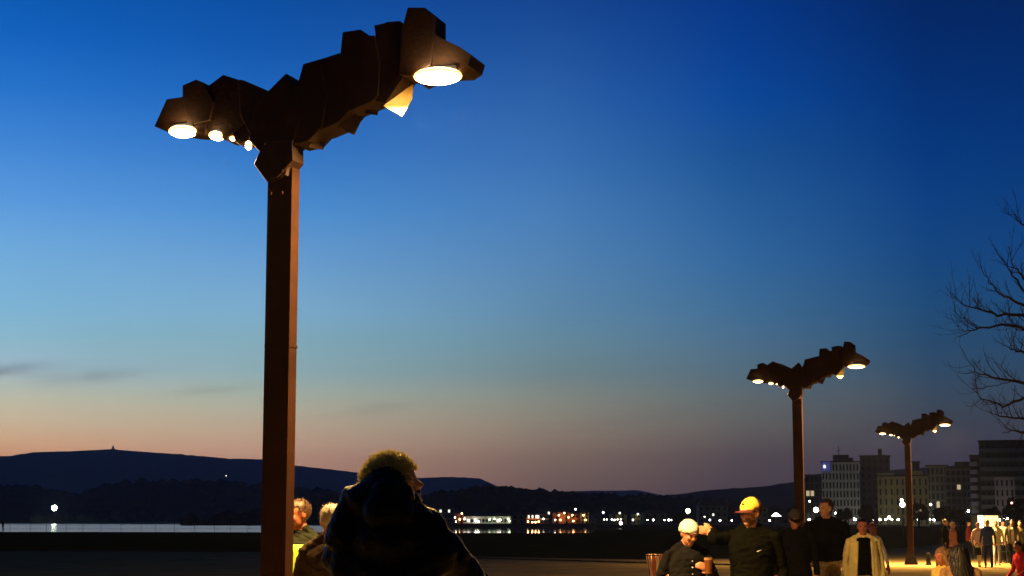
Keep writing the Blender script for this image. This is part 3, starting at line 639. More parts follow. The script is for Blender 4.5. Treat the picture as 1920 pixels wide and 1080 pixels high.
bm = bmesh.new(); pts = [(math.cos(a) * (r1 + .012), math.sin(a) * (r1 + .012), ztop - .02) for a in np.linspace(0, 2 * math.pi, 25)]; tube(bm, pts, .012, 5, cap=False); obj('rim', bm, gasket, t)
# bollard
p = ground(1741, 1060); H = Z(1037, p.y); t = thing('bollard', 'short dark bollard on the sand right of the farthest lamp post', 'bollard', (p.x, p.y, .012))
bm = bmesh.new(); tube(bm, [(0, 0, 0), (0, 0, .05), (0, 0, .06), (0, 0, H - .1), (0, 0, H - .02), (0, 0, H)], [.11, .11, .085, .08, .075, .04], 14); obj('body', bm, gasket, t, smooth=False)
# kiosk
Yk = 150; p0, p1 = X(1832, Yk), X(1877, Yk); zt = Z(964, Yk); w = p1 - p0
t = thing('kiosk', 'small lit kiosk glowing yellow behind the walkers at the right', 'kiosk', ((p0 + p1) / 2, Yk, .012))
obj('wall', BB(((-w/2, 0, 0), (w/2, 2, .95)), ((-w/2, 1.9, .95), (w/2, 2, zt - .1))), darkf, t)
obj('roof', BB(((-w/2 - .15, -.25, zt - .1), (w/2 + .15, 2.2, zt + .06))), darkf, t)
for x in (-w/2, -w/2 + .58, w/2 - .06): obj('post', BB(((x, -.03, .95), (x + .06, .03, zt - .1))), gasket, t)
gl = emis('kiosk_glow', (1, .72, .25), 2.2)
obj('lit_panel', BB(((-w/2 + .07, .05, .97), (-w/2 + .56, .1, zt - .12))), emis('kiosk_white', (1, .85, .5), 3.5), t)
obj('lit_panel', BB(((-w/2 + .7, .5, 1.1), (w/2 - .1, .56, zt - .14))), gl, t)
# cafe table and chair
p = ground(1889, 1056); zt = Z(1020, p.y); t = thing('cafe_table', 'small pale topped table between the walkers and the seated red jacket', 'table', (p.x + .1, p.y, .012))
bm = bmesh.new(); tube(bm, [(0, 0, zt - .03), (0, 0, zt)], .3, 20); obj('tabletop', bm, whitew, t)
bm = bmesh.new(); tube(bm, [(0, 0, .02), (0, 0, zt - .03)], .025, 8); tube(bm, [(0, 0, 0), (0, 0, .02)], .2, 14); obj('leg', bm, gasket, t)
t = thing('cafe_chair', 'dark chair standing in front of the small pale topped table', 'chair', (p.x - .12, p.y - .5, .012), R(20))
obj('seat', BB(((-.2, -.2, .42), (.2, .2, .45))), gasket, t); bm = bmesh.new(); prism(bm, [(-.2, .5), (.2, .5), (.18, .82), (-.18, .82)], -.2, -.17); obj('backrest', bm, gasket, t)
for sx in (-.18, .18):
    for sy in (-.18, .18): obj('leg', BB(((sx - .015, sy - .015, 0), (sx + .015, sy + .015, .42 if sy > 0 else .84))), gasket, t)

# ------------------------------------------------------------------ people
skin_m = mat('skin', (.50, .25, .15), .55, var=.12, scale=20)
lip_m = mat('lips', (.38, .12, .09), .5); shoe_m = mat('shoe', (.03, .03, .03), .5)
eye_m = mat('eye_dark', (.02, .015, .01), .2)
black_cloth = mat('black_cloth', (.0065, .0065, .007), 1, var=.3, bump=.3, scale=12, spec=.05)
def cloth(name, c, bump=.35): return mat(name, c, 1, var=.15, bump=bump, scale=9, spec=.03)
NAVY = cloth('navy_cloth', (.03, .05, .16)); CREAM = cloth('cream_cloth', (.86, .70, .27)); KHAKI = cloth('khaki_cloth', (.42, .30, .14))
BEIGE = cloth('olive_beige_cloth', (.36, .31, .17)); DARKG = cloth('dark_green_cloth', (.014, .016, .01)); SALMON = cloth('salmon_cloth', (.55, .22, .13)); PALEY = cloth('pale_yellow_cloth', (.75, .68, .36))
REDC = cloth('red_cloth', (.45, .03, .04)); HIVIS = mat('hi_vis', (.55, .8, .03), .6, var=.1); GREYC = cloth('grey_brown_cloth', (.03, .02, .012)); TAN = cloth('tan_cloth', (.30, .17, .08)); WHITE = cloth('white_cloth', (.75, .72, .62)); OLIVE = cloth('olive_cloth', (.09, .08, .04)); MAROON = cloth('maroon_cloth', (.12, .02, .02))

def rot_to(a, b):
    return a.rotation_difference(b).to_matrix()
class Fig:
    def __init__(s): s.caps = []; s.ells = []; s.lofts = []
    def cap(s, p0, p1, r0, r1, t): s.caps.append((Vector(p0), Vector(p1), r0, r1, t))
    def ell(s, c, r, M, t): s.ells.append((Vector(c), Vector(r), M, t))
def person(label, base, yaw, h, top, legs, voxel=.012, arms=None, head=(0, 0), skin=None, hair=None, hairc=None, group=None, front=None, lean=0, sit=False, quilt=False, build=1.0, coat=0, stride=.16, shoes=None, hands=True, neckc=None, extra=()):
    """base: world point under the pelvis. arms: world offsets (elbow, wrist, finger direction) for the image-left and image-right arm.
    Built as overlapping limbs fused by a voxel remesh into one continuous skin."""
    k = h / 1.75; Rz = Matrix.Rotation(yaw, 3, 'Z'); Ri = Rz.transposed(); fig = Fig()
    t = thing('person', label, 'person', base, yaw, group)
    hipz = (.93 if not sit else .46 + .06) * k
    if not isinstance(top, (list, tuple)): top = (top,)
    def P(x, y, z): return Vector((x, y, z)) * 1.0
    B = build
    # torso built of flattened ellipsoids along the spine, leaning about the hips
    lr = Matrix.Rotation(lean, 3, 'X')
    def S(x, y, z): return Vector((0, 0, hipz)) + lr @ Vector((x * k, y * k, z * k))
    q = 1.0
    fig.ell(S(0, .01, .0), Vector((.165 * B, .115 * B, .13)) * k, None, 'leg')
    hem = -.10 - coat
    prof_t = [(hem, .186, .138), (hem + .012, .192, .143), (-.02, .186, .136), (.08, .172, .126), (.18, .168, .12), (.28, .176, .124), (.37, .187, .126), (.43, .186, .116), (.475, .16, .098), (.505, .11, .078), (.53, .07, .062)]
    zz_ = np.array([p[0] for p in prof_t]); fine_z = np.linspace(hem, .53, 26)
    fx = np.interp(fine_z, zz_, [p[1] for p in prof_t]); fy = np.interp(fine_z, zz_, [p[2] for p in prof_t])
    loft = []
    for q_, z in enumerate(fine_z):
        wob = .004 if q_ % 2 else 0
        loft.append([S(math.cos(a) * (fx[q_] + wob * math.sin(a * 3 + z * 21 + k * 40)) * B, .005 + math.sin(a) * (fy[q_] + wob * math.cos(a * 4 + z * 17)) * B * (1.0 if math.sin(a) > 0 else 1.04), z) for a in np.linspace(0, 2 * math.pi, 28, endpoint=False)])
    for z, rx, ry, hz in ((hem + .09, .185, .135, .13), (.09, .172, .125, .13), (.2, .168, .12, .13), (.31, .178, .125, .13), (.4, .18, .12, .11), (.47, .15, .10, .07)):
        fig.lofts.append((S(0, .005, z), Vector((rx * B, ry * B, hz)) * k, lr, 'top'))
    for sg in (-1, 1): fig.cap(S(sg * .045, .015, .555), S(sg * .165 * B, .012, .475), .043 * k, .047 * k, 'top')
    fig.cap(S(-.11, .01, .485), S(.11, .01, .485), .062 * k, .062 * k, 'top')
    # head
    Hm = Matrix.Rotation(head[0], 3, 'Z') @ Matrix.Rotation(head[1], 3, 'X')
    nb = S(0, .015, .50); nt = S(0, .0, .575); hc = nt + Matrix.Rotation(head[1], 3, 'X') @ Vector((0, -.012 * k, .105 * k))
    fig.cap(nb, nt + Vector((0, 0, .03 * k)), .056 * k, .052 * k, 'skin')
    def Hd(x, y, z): return hc + Hm @ (Vector((x, y, z)) * k)
    def he(x, y, z, rx, ry, rz, tg='skin'): fig.ell(Hd(x, y, z), Vector((rx, ry, rz)) * k, Hm, tg)
    he(0, .015, .03, .078, .097, .09); he(0, -.02, -.035, .064, .068, .078); he(0, -.05, -.082, .034, .034, .026)
    he(0, -.085, .033, .05, .018, .014); he(0, -.088, .0, .011, .02, .028); he(0, -.098, -.018, .016, .018, .012)
    he(-.036, -.062, -.018, .024, .024, .024); he(.036, -.062, -.018, .024, .024, .024)
    he(-.076, .012, -.005, .010, .02, .032); he(.076, .012, -.005, .010, .02, .032)
    he(0, -.084, -.052, .023, .010, .009, 'lip')
    fig.cap(S(0, .01, .49), S(0, .0, .525), .064 * k, .058 * k, 'top' if neckc is None else 'neck')
    for a_, b_, ra, rb in extra: fig.cap(Ri @ Vector(a_), Ri @ Vector(b_), ra, rb, 'top')
    # arms
    shl = [S(-.185 * B, .01, .455), S(.185 * B, .01, .455)]
    default = [(Vector((-.25, .03, 1.16)), Vector((-.27, -.06, .91)), Vector((0, -.2, -1))), (Vector((.25, .03, 1.16)), Vector((.27, -.06, .91)), Vector((0, -.2, -1)))]
    for i in (0, 1):
        sg = (-1, 1)[i]
        if arms and arms[i]:
            el, wr, fd = [Ri @ Vector(v) for v in arms[i]]
        else:
            el, wr, fd = [v.copy() for v in default[i]]; el *= k; wr *= k
            if sit: el = S(sg * .24, -.08, .2); wr = S(sg * .15, -.33, .12); fd = Vector((-sg * .4, -1, -.1))
        sh = shl[i]
        fig.cap(sh, el, .057 * k * B, .046 * k * B, 'top'); fig.cap(el, wr, .045 * k * B, .034 * k * B, 'top')
        if quilt:
            for a, b, r in ((sh, el, .062), (el, wr, .052)):
                n = max(2, int((b - a).length / (.075 * k)))
                for j in range(n): fig.ell(a.lerp(b, (j + .5) / n), Vector((r * B,) * 3) * k, None, 'top')
        fd = fd.normalized()
        # hand: palm, four unequal bent fingers, thumb leaving the side near the wrist
        side = fd.cross(Vector((0, 1, 0)) if abs(fd.y) < .8 else Vector((0, 0, 1))).normalized(); nrm = side.cross(fd).normalized()
        if side.x * sg > 0: side = -side          # thumb towards the body's front
        pl = wr + fd * .045 * k
        Mh = Matrix((side, nrm, fd)).transposed()
        fig.cap(wr - fd * .01, wr + fd * .02 * k, .028 * k, .028 * k, 'skin')
        fig.ell(pl + fd * .012 * k, Vector((.040, .018, .05)) * k, Mh, 'skin')
        if hands:
            for j, L in enumerate((.072, .080, .075, .058)):
                o = pl + side * (.03 - j * .02) * k + fd * .045 * k
                m1 = o + (fd + nrm * .15).normalized() * L * .5 * k; m2 = m1 + (fd + nrm * .8).normalized() * L * .5 * k
                fig.cap(o, m1, .0105 * k, .0095 * k, 'skin'); fig.cap(m1, m2, .0095 * k, .008 * k, 'skin')
            o = wr + fd * .02 * k + side * .024 * k; m1 = o + (fd * .7 + side * .8).normalized() * .045 * k; m2 = m1 + (fd + nrm * .4).normalized() * .032 * k
            fig.cap(o, m1, .013 * k, .011 * k, 'skin'); fig.cap(m1, m2, .011 * k, .009 * k, 'skin')
    # legs
    for i, sg in enumerate((-1, 1)):
        hp = S(sg * .085, .01, -.03)
        if sit:
            kn = Vector((sg * .12 * k, -.43 * k, .50 * k)); an = Vector((sg * .12 * k, -.40 * k, .09 * k))
        else:
            st = stride * k * sg; kn = Vector((sg * .09 * k, -.03 * k + st * .6 - .03 * k, .49 * k)); an = Vector((sg * .09 * k, st, .09 * k))
        fig.cap(hp, kn, .082 * k * B, .056 * k, 'leg'); fig.cap(kn, an, .054 * k, .042 * k, 'leg')
        fig.cap(an + Vector((0, .03 * k, -.045 * k)), an + Vector((0, -.14 * k, -.058 * k)), .042 * k, .030 * k, 'shoe')
    # ---- mesh
    bm = bmesh.new()
    for p0, p1, r0, r1, _ in fig.caps:
        d = p1 - p0; L = max(d.length, 1e-4); M = rot_to(Vector((0, 0, 1)), d)
        rings = []; nseg = 12; prof = []
        for a in (-80, -45, -15): prof.append((r0 * math.sin(R(a)), r0 * math.cos(R(a))))
        for a in (15, 45, 80): prof.append((L + r1 * math.sin(R(a)), r1 * math.cos(R(a))))
        for zz, rr in prof: rings.append([bm.verts.new(p0 + M @ Vector((rr * math.cos(x), rr * math.sin(x), zz))) for x in (2 * math.pi * j / nseg for j in range(nseg))])
        for A, Bq in zip(rings, rings[1:]):
            for j in range(nseg): bm.faces.new((A[j], A[(j + 1) % nseg], Bq[(j + 1) % nseg], Bq[j]))
        bm.faces.new(rings[0][::-1]); bm.faces.new(rings[-1])
    for c, r, M, _ in fig.ells: sphere(bm, c, r, 16, 10, M)
    lv = [[bm.verts.new(v) for v in row] for row in loft]
    for A, Bq in zip(lv, lv[1:]):
        for j in range(28): bm.faces.new((A[j], A[(j + 1) % 28], Bq[(j + 1) % 28], Bq[j]))
    bm.faces.new(lv[0][::-1]); bm.faces.new(lv[-1])
    me = bpy.data.meshes.new('tmp'); bm.to_mesh(me); bm.free()
    to = bpy.data.objects.new('tmp', me); scene.collection.objects.link(to)
    rm = to.modifiers.new('r', 'REMESH'); rm.mode = 'VOXEL'; rm.voxel_size = voxel; rm.use_smooth_shade = True
    sm = to.modifiers.new('s', 'SMOOTH'); sm.factor = .5; sm.iterations = 2 if voxel > .009 else 3
    dg = bpy.context.evaluated_depsgraph_get(); ev_ = to.evaluated_get(dg); nm = bpy.data.meshes.new_from_object(ev_); nm.name = 'body'
    bpy.data.objects.remove(to); bpy.data.meshes.remove(me)
    # ---- which limb each face belongs to
    nf = len(nm.polygons); cen = np.empty(nf * 3); nm.polygons.foreach_get('center', cen); cen = cen.reshape(-1, 3)
    best = np.full(nf, 1e9); idx = np.zeros(nf, int)
    tags = ['top', 'leg', 'skin', 'lip', 'shoe', 'neck', 'front']
    for p0, p1, r0, r1, tg in fig.caps:
        a = np.array(p0); d = np.array(p1) - a; tt = np.clip(((cen - a) @ d) / max(d @ d, 1e-8), 0, 1)
        ds = np.linalg.norm(cen - a - tt[:, None] * d, axis=1) - (r0 + (r1 - r0) * tt)
        mk = ds < best; best[mk] = ds[mk]; idx[mk] = tags.index(tg)
    for c, r, M, tg in fig.ells + fig.lofts:
        p = cen - np.array(c)
        if M is not None: p = p @ np.array(M)
        rr = np.array(r); kk = np.linalg.norm(p / rr, axis=1); ds = (kk - 1) * rr.min()
        mk = ds < best; best[mk] = ds[mk]; idx[mk] = tags.index(tg)
    if front is not None:      # shirt showing through an open jacket
        lo = cen[:, 2]; mk = (idx == 0) & (cen[:, 1] < -.05 * k) & (np.abs(cen[:, 0]) < front[1] * k) & (lo > hipz - .02) & (lo < hipz + .52 * k); idx[mk] = 6
    mats = [top[0], legs, skin or skin_m, lip_m, shoes or shoe_m, neckc or top[0], front[0] if front else top[0]]
    nv = len(nm.vertices); soft = np.zeros(nv, bool)
    for p_ in nm.polygons:
        if idx[p_.index] in (0, 1, 6):
            for v_ in p_.vertices: soft[v_] = True
    nrm_ = [v_.normal.copy() for v_ in nm.vertices]; amp = (.010 if voxel < .014 else .006) * k
    for v_ in nm.vertices:
        if soft[v_.index]:
            c_ = v_.co; q_ = Vector((c_.x * 9 + h * 31, c_.y * 9, c_.z * 15 + 4 * noise.noise(c_ * 3)))
            f_ = 1 - abs(noise.noise(q_)) * 2.6
            v_.co = c_ + nrm_[v_.index] * amp * (max(f_, -.4) * .8 + .5 * noise.noise(q_ * 2.3))
    nm.materials.clear()
    for q_ in mats: nm.materials.append(q_)
    nm.polygons.foreach_set('material_index', idx.astype(np.int32)); nm.polygons.foreach_set('use_smooth', [True] * nf); nm.update()
    bo = bpy.data.objects.new('body', nm); link(bo, t)
    if voxel < .013:
        for sx in (-.031, .031):
            bm = bmesh.new(); sphere(bm, Hd(sx, -.079, .008), Vector((.012, .008, .006)) * k, 8, 6, Hm); obj('eye', bm, eye_m, t, smooth=True)
    ctx = dict(t=t, k=k, Hd=Hd, Hm=Hm, hc=hc, S=S, hipz=hipz)
    if hair: hair(ctx, hairc)
    return ctx

def hair_short(ctx, m, full=1.0, name='hair', low=-.02):
    Hd, Hm, k = ctx['Hd'], ctx['Hm'], ctx['k']; bm = bmesh.new(); vs = sphere(bm, (0, 0, 0), 1, 28, 20); rm = []
    for v in vs:
        c = v.co.copy(); n = 1 + .05 * noise.noise(c * 5 + Vector((k, 0, 0)))
        p = Vector((c.x * .082 * full, c.y * .104 * full + .018, c.z * .098 * full + .034)) 
        p.x *= n; p.y *= n; p.z *= n
        if (p.y < -.035 and p.z < .07) or p.z < low - .04 * (p.y > .03) or (abs(p.x) > .06 and p.y < .0 and p.z < .02): rm.append(v)
        v.co = Hd(*p)
    bmesh.ops.delete(bm, geom=rm, context='VERTS')
    rnd = random.Random(3)
    for _ in range(260):
        a = rnd.uniform(0, 6.28); z = rnd.uniform(-.1, 1); s = math.sqrt(max(0, 1 - z * z)); c = Vector((math.cos(a) * s, math.sin(a) * s, z))
        if c.y < -.45 and z < .55: continue
        p = Vector((c.x * .081 * full, c.y * .102 * full + .018, c.z * .097 * full + .034)); d = (c + Vector((rnd.gauss(0, .5), rnd.gauss(0, .5), rnd.gauss(-.2, .4)))).normalized() * rnd.uniform(.012, .026)
        o = Vector((rnd.gauss(0, .004), rnd.gauss(0, .004), 0))
        bm.faces.new([bm.verts.new(Hd(*(p + o))), bm.verts.new(Hd(*(p - o))), bm.verts.new(Hd(*(p + d)))])
    return obj(name, bm, m, ctx['t'], smooth=True)
def hair_long(ctx, m, length=.42, n=170, spread=.13):
    hair_short(ctx, m, 1.04); Hd, k = ctx['Hd'], ctx['k']; bm = bmesh.new(); rnd = random.Random(5)
    for _ in range(n):
        a = rnd.uniform(-.35, math.pi + .35); p = Vector((math.cos(a) * .078, math.sin(a) * .098 + .018, rnd.uniform(-.01, .09)))
        L = length * rnd.uniform(.7, 1.05); w = rnd.uniform(-1, 1)
        pts = [Hd(p.x * (1 + .5 * s) * (1 + spread * 2 * s), p.y * (1 + .25 * s) + .01 * math.sin(s * 7 + w * 3), p.z - L * s) + Vector((.014 * math.sin(s * 9 + w * 4), 0, 0)) for s in (0, .2, .4, .6, .8, 1)]
        tube(bm, pts, [.014, .017, .017, .015, .011, .003], 5, cap=False)
    obj('hair_strands', bm, m, ctx['t'], smooth=True)
def hair_frizzy(ctx, m):
    hair_short(ctx, m, .97, low=-.05); Hd = ctx['Hd']; bm = bmesh.new(); rnd = random.Random(8)
    for _ in range(3600):
        a = rnd.uniform(0, 6.28); z = rnd.uniform(-.75, 1); s = math.sqrt(max(0, 1 - z * z)); c = Vector((math.cos(a) * s, math.sin(a) * s, z))
        if c.y < -.5 and z < .5: continue
        p = Vector((c.x * .079, c.y * .1 + .018, c.z * .095 + .034)); q = p.copy(); d = c.copy(); pts = [Hd(*p)]
        L = rnd.uniform(.006, .015)
        for j in range(3):
            d = (d + Vector((rnd.gauss(0, .4), rnd.gauss(0, .4), rnd.gauss(-.12, .4)))).normalized(); q = q + d * L / 2; pts.append(Hd(*q))
        tube(bm, pts, [.0016, .0014, .0011, .0005], 3, cap=False)
    obj('hair_strands', bm, m, ctx['t'])
def cap_hat(ctx, m, brim_m, back_m=None, brim=True, beanie=False):
    Hd, k = ctx['Hd'], ctx['k']
    bm = bmesh.new(); vs = sphere(bm, (0, 0, 0), 1, 28, 20); rm = []
    lowz = .03 if not beanie else .02
    for v in vs:
        c = v.co; sx, sy, sz = (.086, .110, .088) if not beanie else (.088, .110, .093)
        p = Vector((c.x * sx, c.y * sy + .015, c.z * sz + .042))
        if c.z > .0 and not beanie: p.z += .012 * (1 - abs(c.y)) 
        lim = lowz + (p.y * .12 if not beanie else -p.y * .25)
        if p.z < lim: rm.append(v)
        v.co = Hd(*p)
    bmesh.ops.delete(bm, geom=rm, context='VERTS'); 
    if back_m:
        inv = ctx['Hm'].transposed()
        for f in bm.faces:
            q = inv @ (f.calc_center_median() - ctx['hc'])
            if q.y > .02 * k: f.material_index = 1
    o = obj('cap', bm, [m, back_m] if back_m else m, ctx['t'], smooth=True); so = o.modifiers.new('s', 'SOLIDIFY'); so.thickness = .006; so.offset = 1
    bm = bmesh.new(); pts = [Hd(math.cos(a) * (.087 if not beanie else .088), math.sin(a) * (.111 if not beanie else .111) + .015, lowz + .004 + (math.sin(a) * .013 if not beanie else -math.sin(a) * .028)) for a in np.linspace(0, 2 * math.pi, 33)]
    tube(bm, pts, .004 if not beanie else .005, 6, cap=False); obj('cap_band', bm, brim_m, o if False else ctx['t'])
    if brim:
        bm = bmesh.new(); A = []; Bv = []
        for i in range(13):
            a = R(-160 + i * 140 / 12); x = math.cos(a) * .078; yy = math.sin(a) * .1 + .015; x2 = math.cos(a) * .088; y2 = math.sin(a) * .195 + .01 if -150 < math.degrees(a) < -30 else yy
            A.append(bm.verts.new(Hd(x, yy, .032 - .10 * abs(x)))); Bv.append(bm.verts.new(Hd(x2, y2, .022 - .16 * abs(x2))))
        for i in range(12): bm.faces.new((A[i], A[i + 1], Bv[i + 1], Bv[i]))
        o = obj('brim', bm, brim_m, ctx['t'], smooth=True); so = o.modifiers.new('s', 'SOLIDIFY'); so.thickness = .006

def near(x, Y): return Vector((X(x, Y), Y, .012))
brown_hair = mat('brown_hair', (.05, .025, .012), .5, var=.3, scale=30); dark_hair = mat('dark_hair', (.012, .009, .007), .45, var=.3, scale=30)
grey_hair = mat('grey_hair', (.24, .2, .13), .55, var=.3, scale=40); blond_hair = mat('blond_hair', (.62, .45, .2), .5, var=.3, scale=30)
fh_ = bpy.data.materials.new('frizzy_blond_hair'); fh_.use_nodes = True; nt_ = fh_.node_tree; nt_.nodes.clear()
d_ = nt_.nodes.new('ShaderNodeBsdfDiffuse'); t_ = nt_.nodes.new('ShaderNodeBsdfTranslucent'); m_ = nt_.nodes.new('ShaderNodeMixShader'); o_ = nt_.nodes.new('ShaderNodeOutputMaterial')
d_.inputs[0].default_value = (.85, .7, .28, 1); t_.inputs[0].default_value = (1, .92, .45, 1); m_.inputs[0].default_value = .85
nt_.links.new(d_.outputs[0], m_.inputs[1]); nt_.links.new(t_.outputs[0], m_.inputs[2]); nt_.links.new(m_.outputs[0], o_.inputs[0]); frizzy_m = fh_; ginger = mat('light_brown_hair', (.17, .09, .04), .5, var=.3, scale=30)

# foreground walker, dark against the lamp
nylon = mat('black_nylon', (.005, .005, .005), .5, var=.3, bump=.5, scale=10, spec=.14)
Yn = 6.3; b = near(733, Yn); hN = 1.865
def off(x, y, dy=0): return at(x, y, Yn + dy) - Vector(b)
c = person('dark silhouette of a large person with frizzy yellow lit hair in the foreground', b, R(165), hN, nylon, black_cloth, voxel=.011, build=1.0,
    arms=[(off(652, 1120, .1), off(690, 1190, .35), (.5, .6, -.1)), (off(885, 1085, .15), off(960, 1150, .4), (.8, .3, -.2))], hair=hair_frizzy, hairc=frizzy_m, head=(R(-46), R(6)),
    extra=[(off(722, 925), off(672, 985), .078, .075), (off(672, 985), off(655, 1070), .078, .07), (off(748, 955), off(800, 992), .06, .066), (off(668, 940), off(648, 1005), .062, .072), (off(800, 992), off(845, 1045), .072, .066), (off(845, 1045), off(890, 1100, .1), .066, .06), (off(705, 925, -.04), off(683, 935, -.04), .075, .062), (off(724, 918, -.05), off(728, 1000, -.05), .078, .13)])
# bunched hood behind the neck
bm = bmesh.new(); M_ = Matrix.Rotation(-R(165), 3, 'Z')
for x, y, dy, r in ((700,930,-.06,.062),(725,925,-.1,.062),(750,932,-.07,.056),(765,945,0,.052),(682,945,0,.06),(715,960,-.12,.07),(745,965,-.1,.065),(700,935,.08,.06),(750,940,.08,.05)):
    sphere(bm, M_ @ off(x, y, dy), r, 12, 9)
o = obj('hood', bm, nylon, c['t'], smooth=True); rm = o.modifiers.new('r', 'REMESH'); rm.mode = 'VOXEL'; rm.voxel_size = .012; rm.use_smooth_shade = True
# two people behind the near post
c = person('person in a yellow hi vis vest partly hidden by the nearest lamp post', near(563, 14.6), R(-35), 1.80, DARKG, black_cloth, hair=hair_short, hairc=brown_hair, head=(R(-20), R(8)), skin=mat('ruddy_skin', (.34, .11, .05), .5, var=.15, scale=20))
# vest over the jacket
bm = bmesh.new(); S = c['S']
for sg in (-1, 1):
    P_ = []
    for z in np.linspace(-.06, .44, 9):
        for a in np.linspace(0, 1, 9):
            th = sg * (R(14) + a * R(150)); rx = .20; ry = .15
            P_.append(bm.verts.new(S(math.sin(th) * rx * (1 - .25 * max(0, z - .36) / .08), -math.cos(th) * ry + .005, z + (0 if a < .9 else 0))))
    for i in range(8):
        for j in range(8): bm.faces.new((P_[i*9+j], P_[i*9+j+1], P_[(i+1)*9+j+1], P_[(i+1)*9+j]))
o = obj('vest', bm, HIVIS, c['t'], smooth=True); so = o.modifiers.new('s', 'SOLIDIFY'); so.thickness = .008
bm = bmesh.new(); tube(bm, [S(math.sin(a) * .208, -math.cos(a) * .158, .2) for a in np.linspace(.25, 6.03, 25)], .012, 4); obj('reflective_band', bm, mat('silver_band', (.7, .7, .7), .3, metal=.6, var=0), c['t'])
c = person('grey haired person in a dark brown quilted jacket seen from behind', near(620, 12.6), R(165), 1.74, GREYC, black_cloth, quilt=False, build=1.0, hair=hair_short, hairc=grey_hair, head=(R(15), 0))

# couple: white cap and yellow cap
Yc = 16.0
b = near(1288, Yc - .1); 
c = person('person in a white cap and dark buttoned jacket holding a drink, head bowed', b, R(14), 1.63, black_cloth, black_cloth, voxel=.0095, head=(R(14), R(24)), build=1.05, skin=mat('shaded_skin', (.36, .15, .09), .55, var=.1, scale=20),
   arms=[((-.25, .02, 1.08), (-.26, -.10, .87), (0, -.2, -1)), ((.25, -.02, 1.06), (.19, -.24, 1.17), (-.7, -.25, .25))], hair=hair_short, hairc=dark_hair)
cap_hat(c, WHITE, WHITE, brim=False, beanie=True)
S = c['S']
for i, z in enumerate((.40, .34, .28, .21, .14, .07, .0)):
    bm = bmesh.new(); sphere(bm, S(.005, -.128, z), (.012, .006, .012), 8, 6); obj('button', bm, mat('pale_button', (.8, .8, .75), .3, var=0), c['t'])
# drink
q = c['t'].matrix_basis @ Vector((0, 0, 0)); g = Vector(b) + Vector((.16, -.29, 1.135)); t = thing('drink_cup', 'amber drink in a clear cup held by the person in the white cap', 'cup', g)
bm = bmesh.new(); tube(bm, [(0, 0, 0), (0, 0, .12)], [.03, .04], 14); obj('cup', bm, mat('amber_drink', (.10, .035, .012), .15, var=.2), t)
bm = bmesh.new(); tube(bm, [(0, 0, .1205), (0, 0, .14)], [.04, .042], 14); obj('foam', bm, TAN, t)

b = near(1408, Yc); 
arm_t = Vector((X(1322, Yc), Yc, Z(992, Yc))) - Vector(b)
c = person('bearded man in a yellow cap and black jumper with his arm round his companion', b, R(-14), 1.82, cloth('charcoal_green_cloth', (.003, .0032, .0022)), black_cloth, voxel=.0095, head=(R(-36), R(2)), build=1.12,
   arms=[((-.36, -.02, 1.44), tuple(arm_t + Vector((.07, 0, -.02))), (-1, -.1, .1)), ((.29, .0, 1.16), (.26, -.12, .92), (-.2, -.3, -1))], hair=hair_short, hairc=dark_hair)
cap_hat(c, cloth('yellow_cap_cloth', (.85, .55, .08), .1), mat('maroon_brim', (.14, .03, .03), .8), back_m=mat('mesh_back', (.08, .05, .04), .9))
Hd, S = c['Hd'], c['S']
bm = bmesh.new(); sphere(bm, Hd(0, -.096, .085), (.014, .006, .009), 8, 6); obj('cap_badge', bm, gasket, c['t'])
# short beard
bm = bmesh.new(); vs = sphere(bm, (0, 0, 0), 1, 20, 14); rm_ = []
for v in vs:
    p = Vector((v.co.x * .062, v.co.y * .070 - .022, v.co.z * .072 - .042))
    if p.z > -.04 - .3 * (p.y + .06) * (p.y > -.06) or p.y > .03: rm_.append(v)
    v.co = Hd(*p)
bmesh.ops.delete(bm, geom=rm_, context='VERTS'); obj('beard', bm, mat('beard_hair', (.09, .04, .02), .8, var=.4, scale=60), c['t'], smooth=True)
# small white curved tick on the chest
bm = bmesh.new(); tk = [(-.03, .006), (-.022, -.008), (-.008, -.006), (.032, .014), (-.006, -.0005), (-.018, -.002)]
a = [bm.verts.new(S(.075 + x, -.128 - .0 * x, .35 + z)) for x, z in tk]; bb = [bm.verts.new(S(.075 + x, -.135, .35 + z)) for x, z in tk]
bm.faces.new(a); bm.faces.new(bb[::-1])
for i in range(6): bm.faces.new((a[i], a[(i+1)%6], bb[(i+1)%6], bb[i]))
obj('chest_emblem', bm, mat('print_white', (.85, .85, .82), .5, var=0), c['t'])

# dark cap, tall man, cream cardigan
c = person('man all in black with a dark cap between yellow cap and tall man', near(1491, 23.0), R(-10), 1.76, black_cloth, black_cloth, head=(R(10), R(10)), build=1.1, skin=MATS['shaded_skin'], hair=hair_short, hairc=dark_hair)
cap_hat(c, cloth('charcoal_cap', (.05, .045, .045), .1), black_cloth)
c = person('tall man in a long black coat and khaki trousers looking to the left', near(1549, 24.5), R(-12), 1.93, black_cloth, KHAKI, head=(R(-42), R(2)), build=1.18, voxel=.0115, coat=-.11,
   arms=[((-.3, .02, 1.3), (-.275, -.06, 1.04), (0, -.2, -1)), ((.3, .02, 1.3), (.235, -.08, 1.04), (0, -.2, -1))], hair=hair_short, hairc=brown_hair)
c = person('woman in an open cream cardigan over a black top with olive trousers', near(1617, 24.0), R(-4), 1.655, CREAM, BEIGE, head=(R(-4), R(3)), build=1.08, voxel=.0115, front=(black_cloth, .10), coat=-.07, skin=mat('rosy_skin', (.52, .18, .11), .5, var=.15, scale=20), hair=hair_short, hairc=dark_hair)
S = c['S']
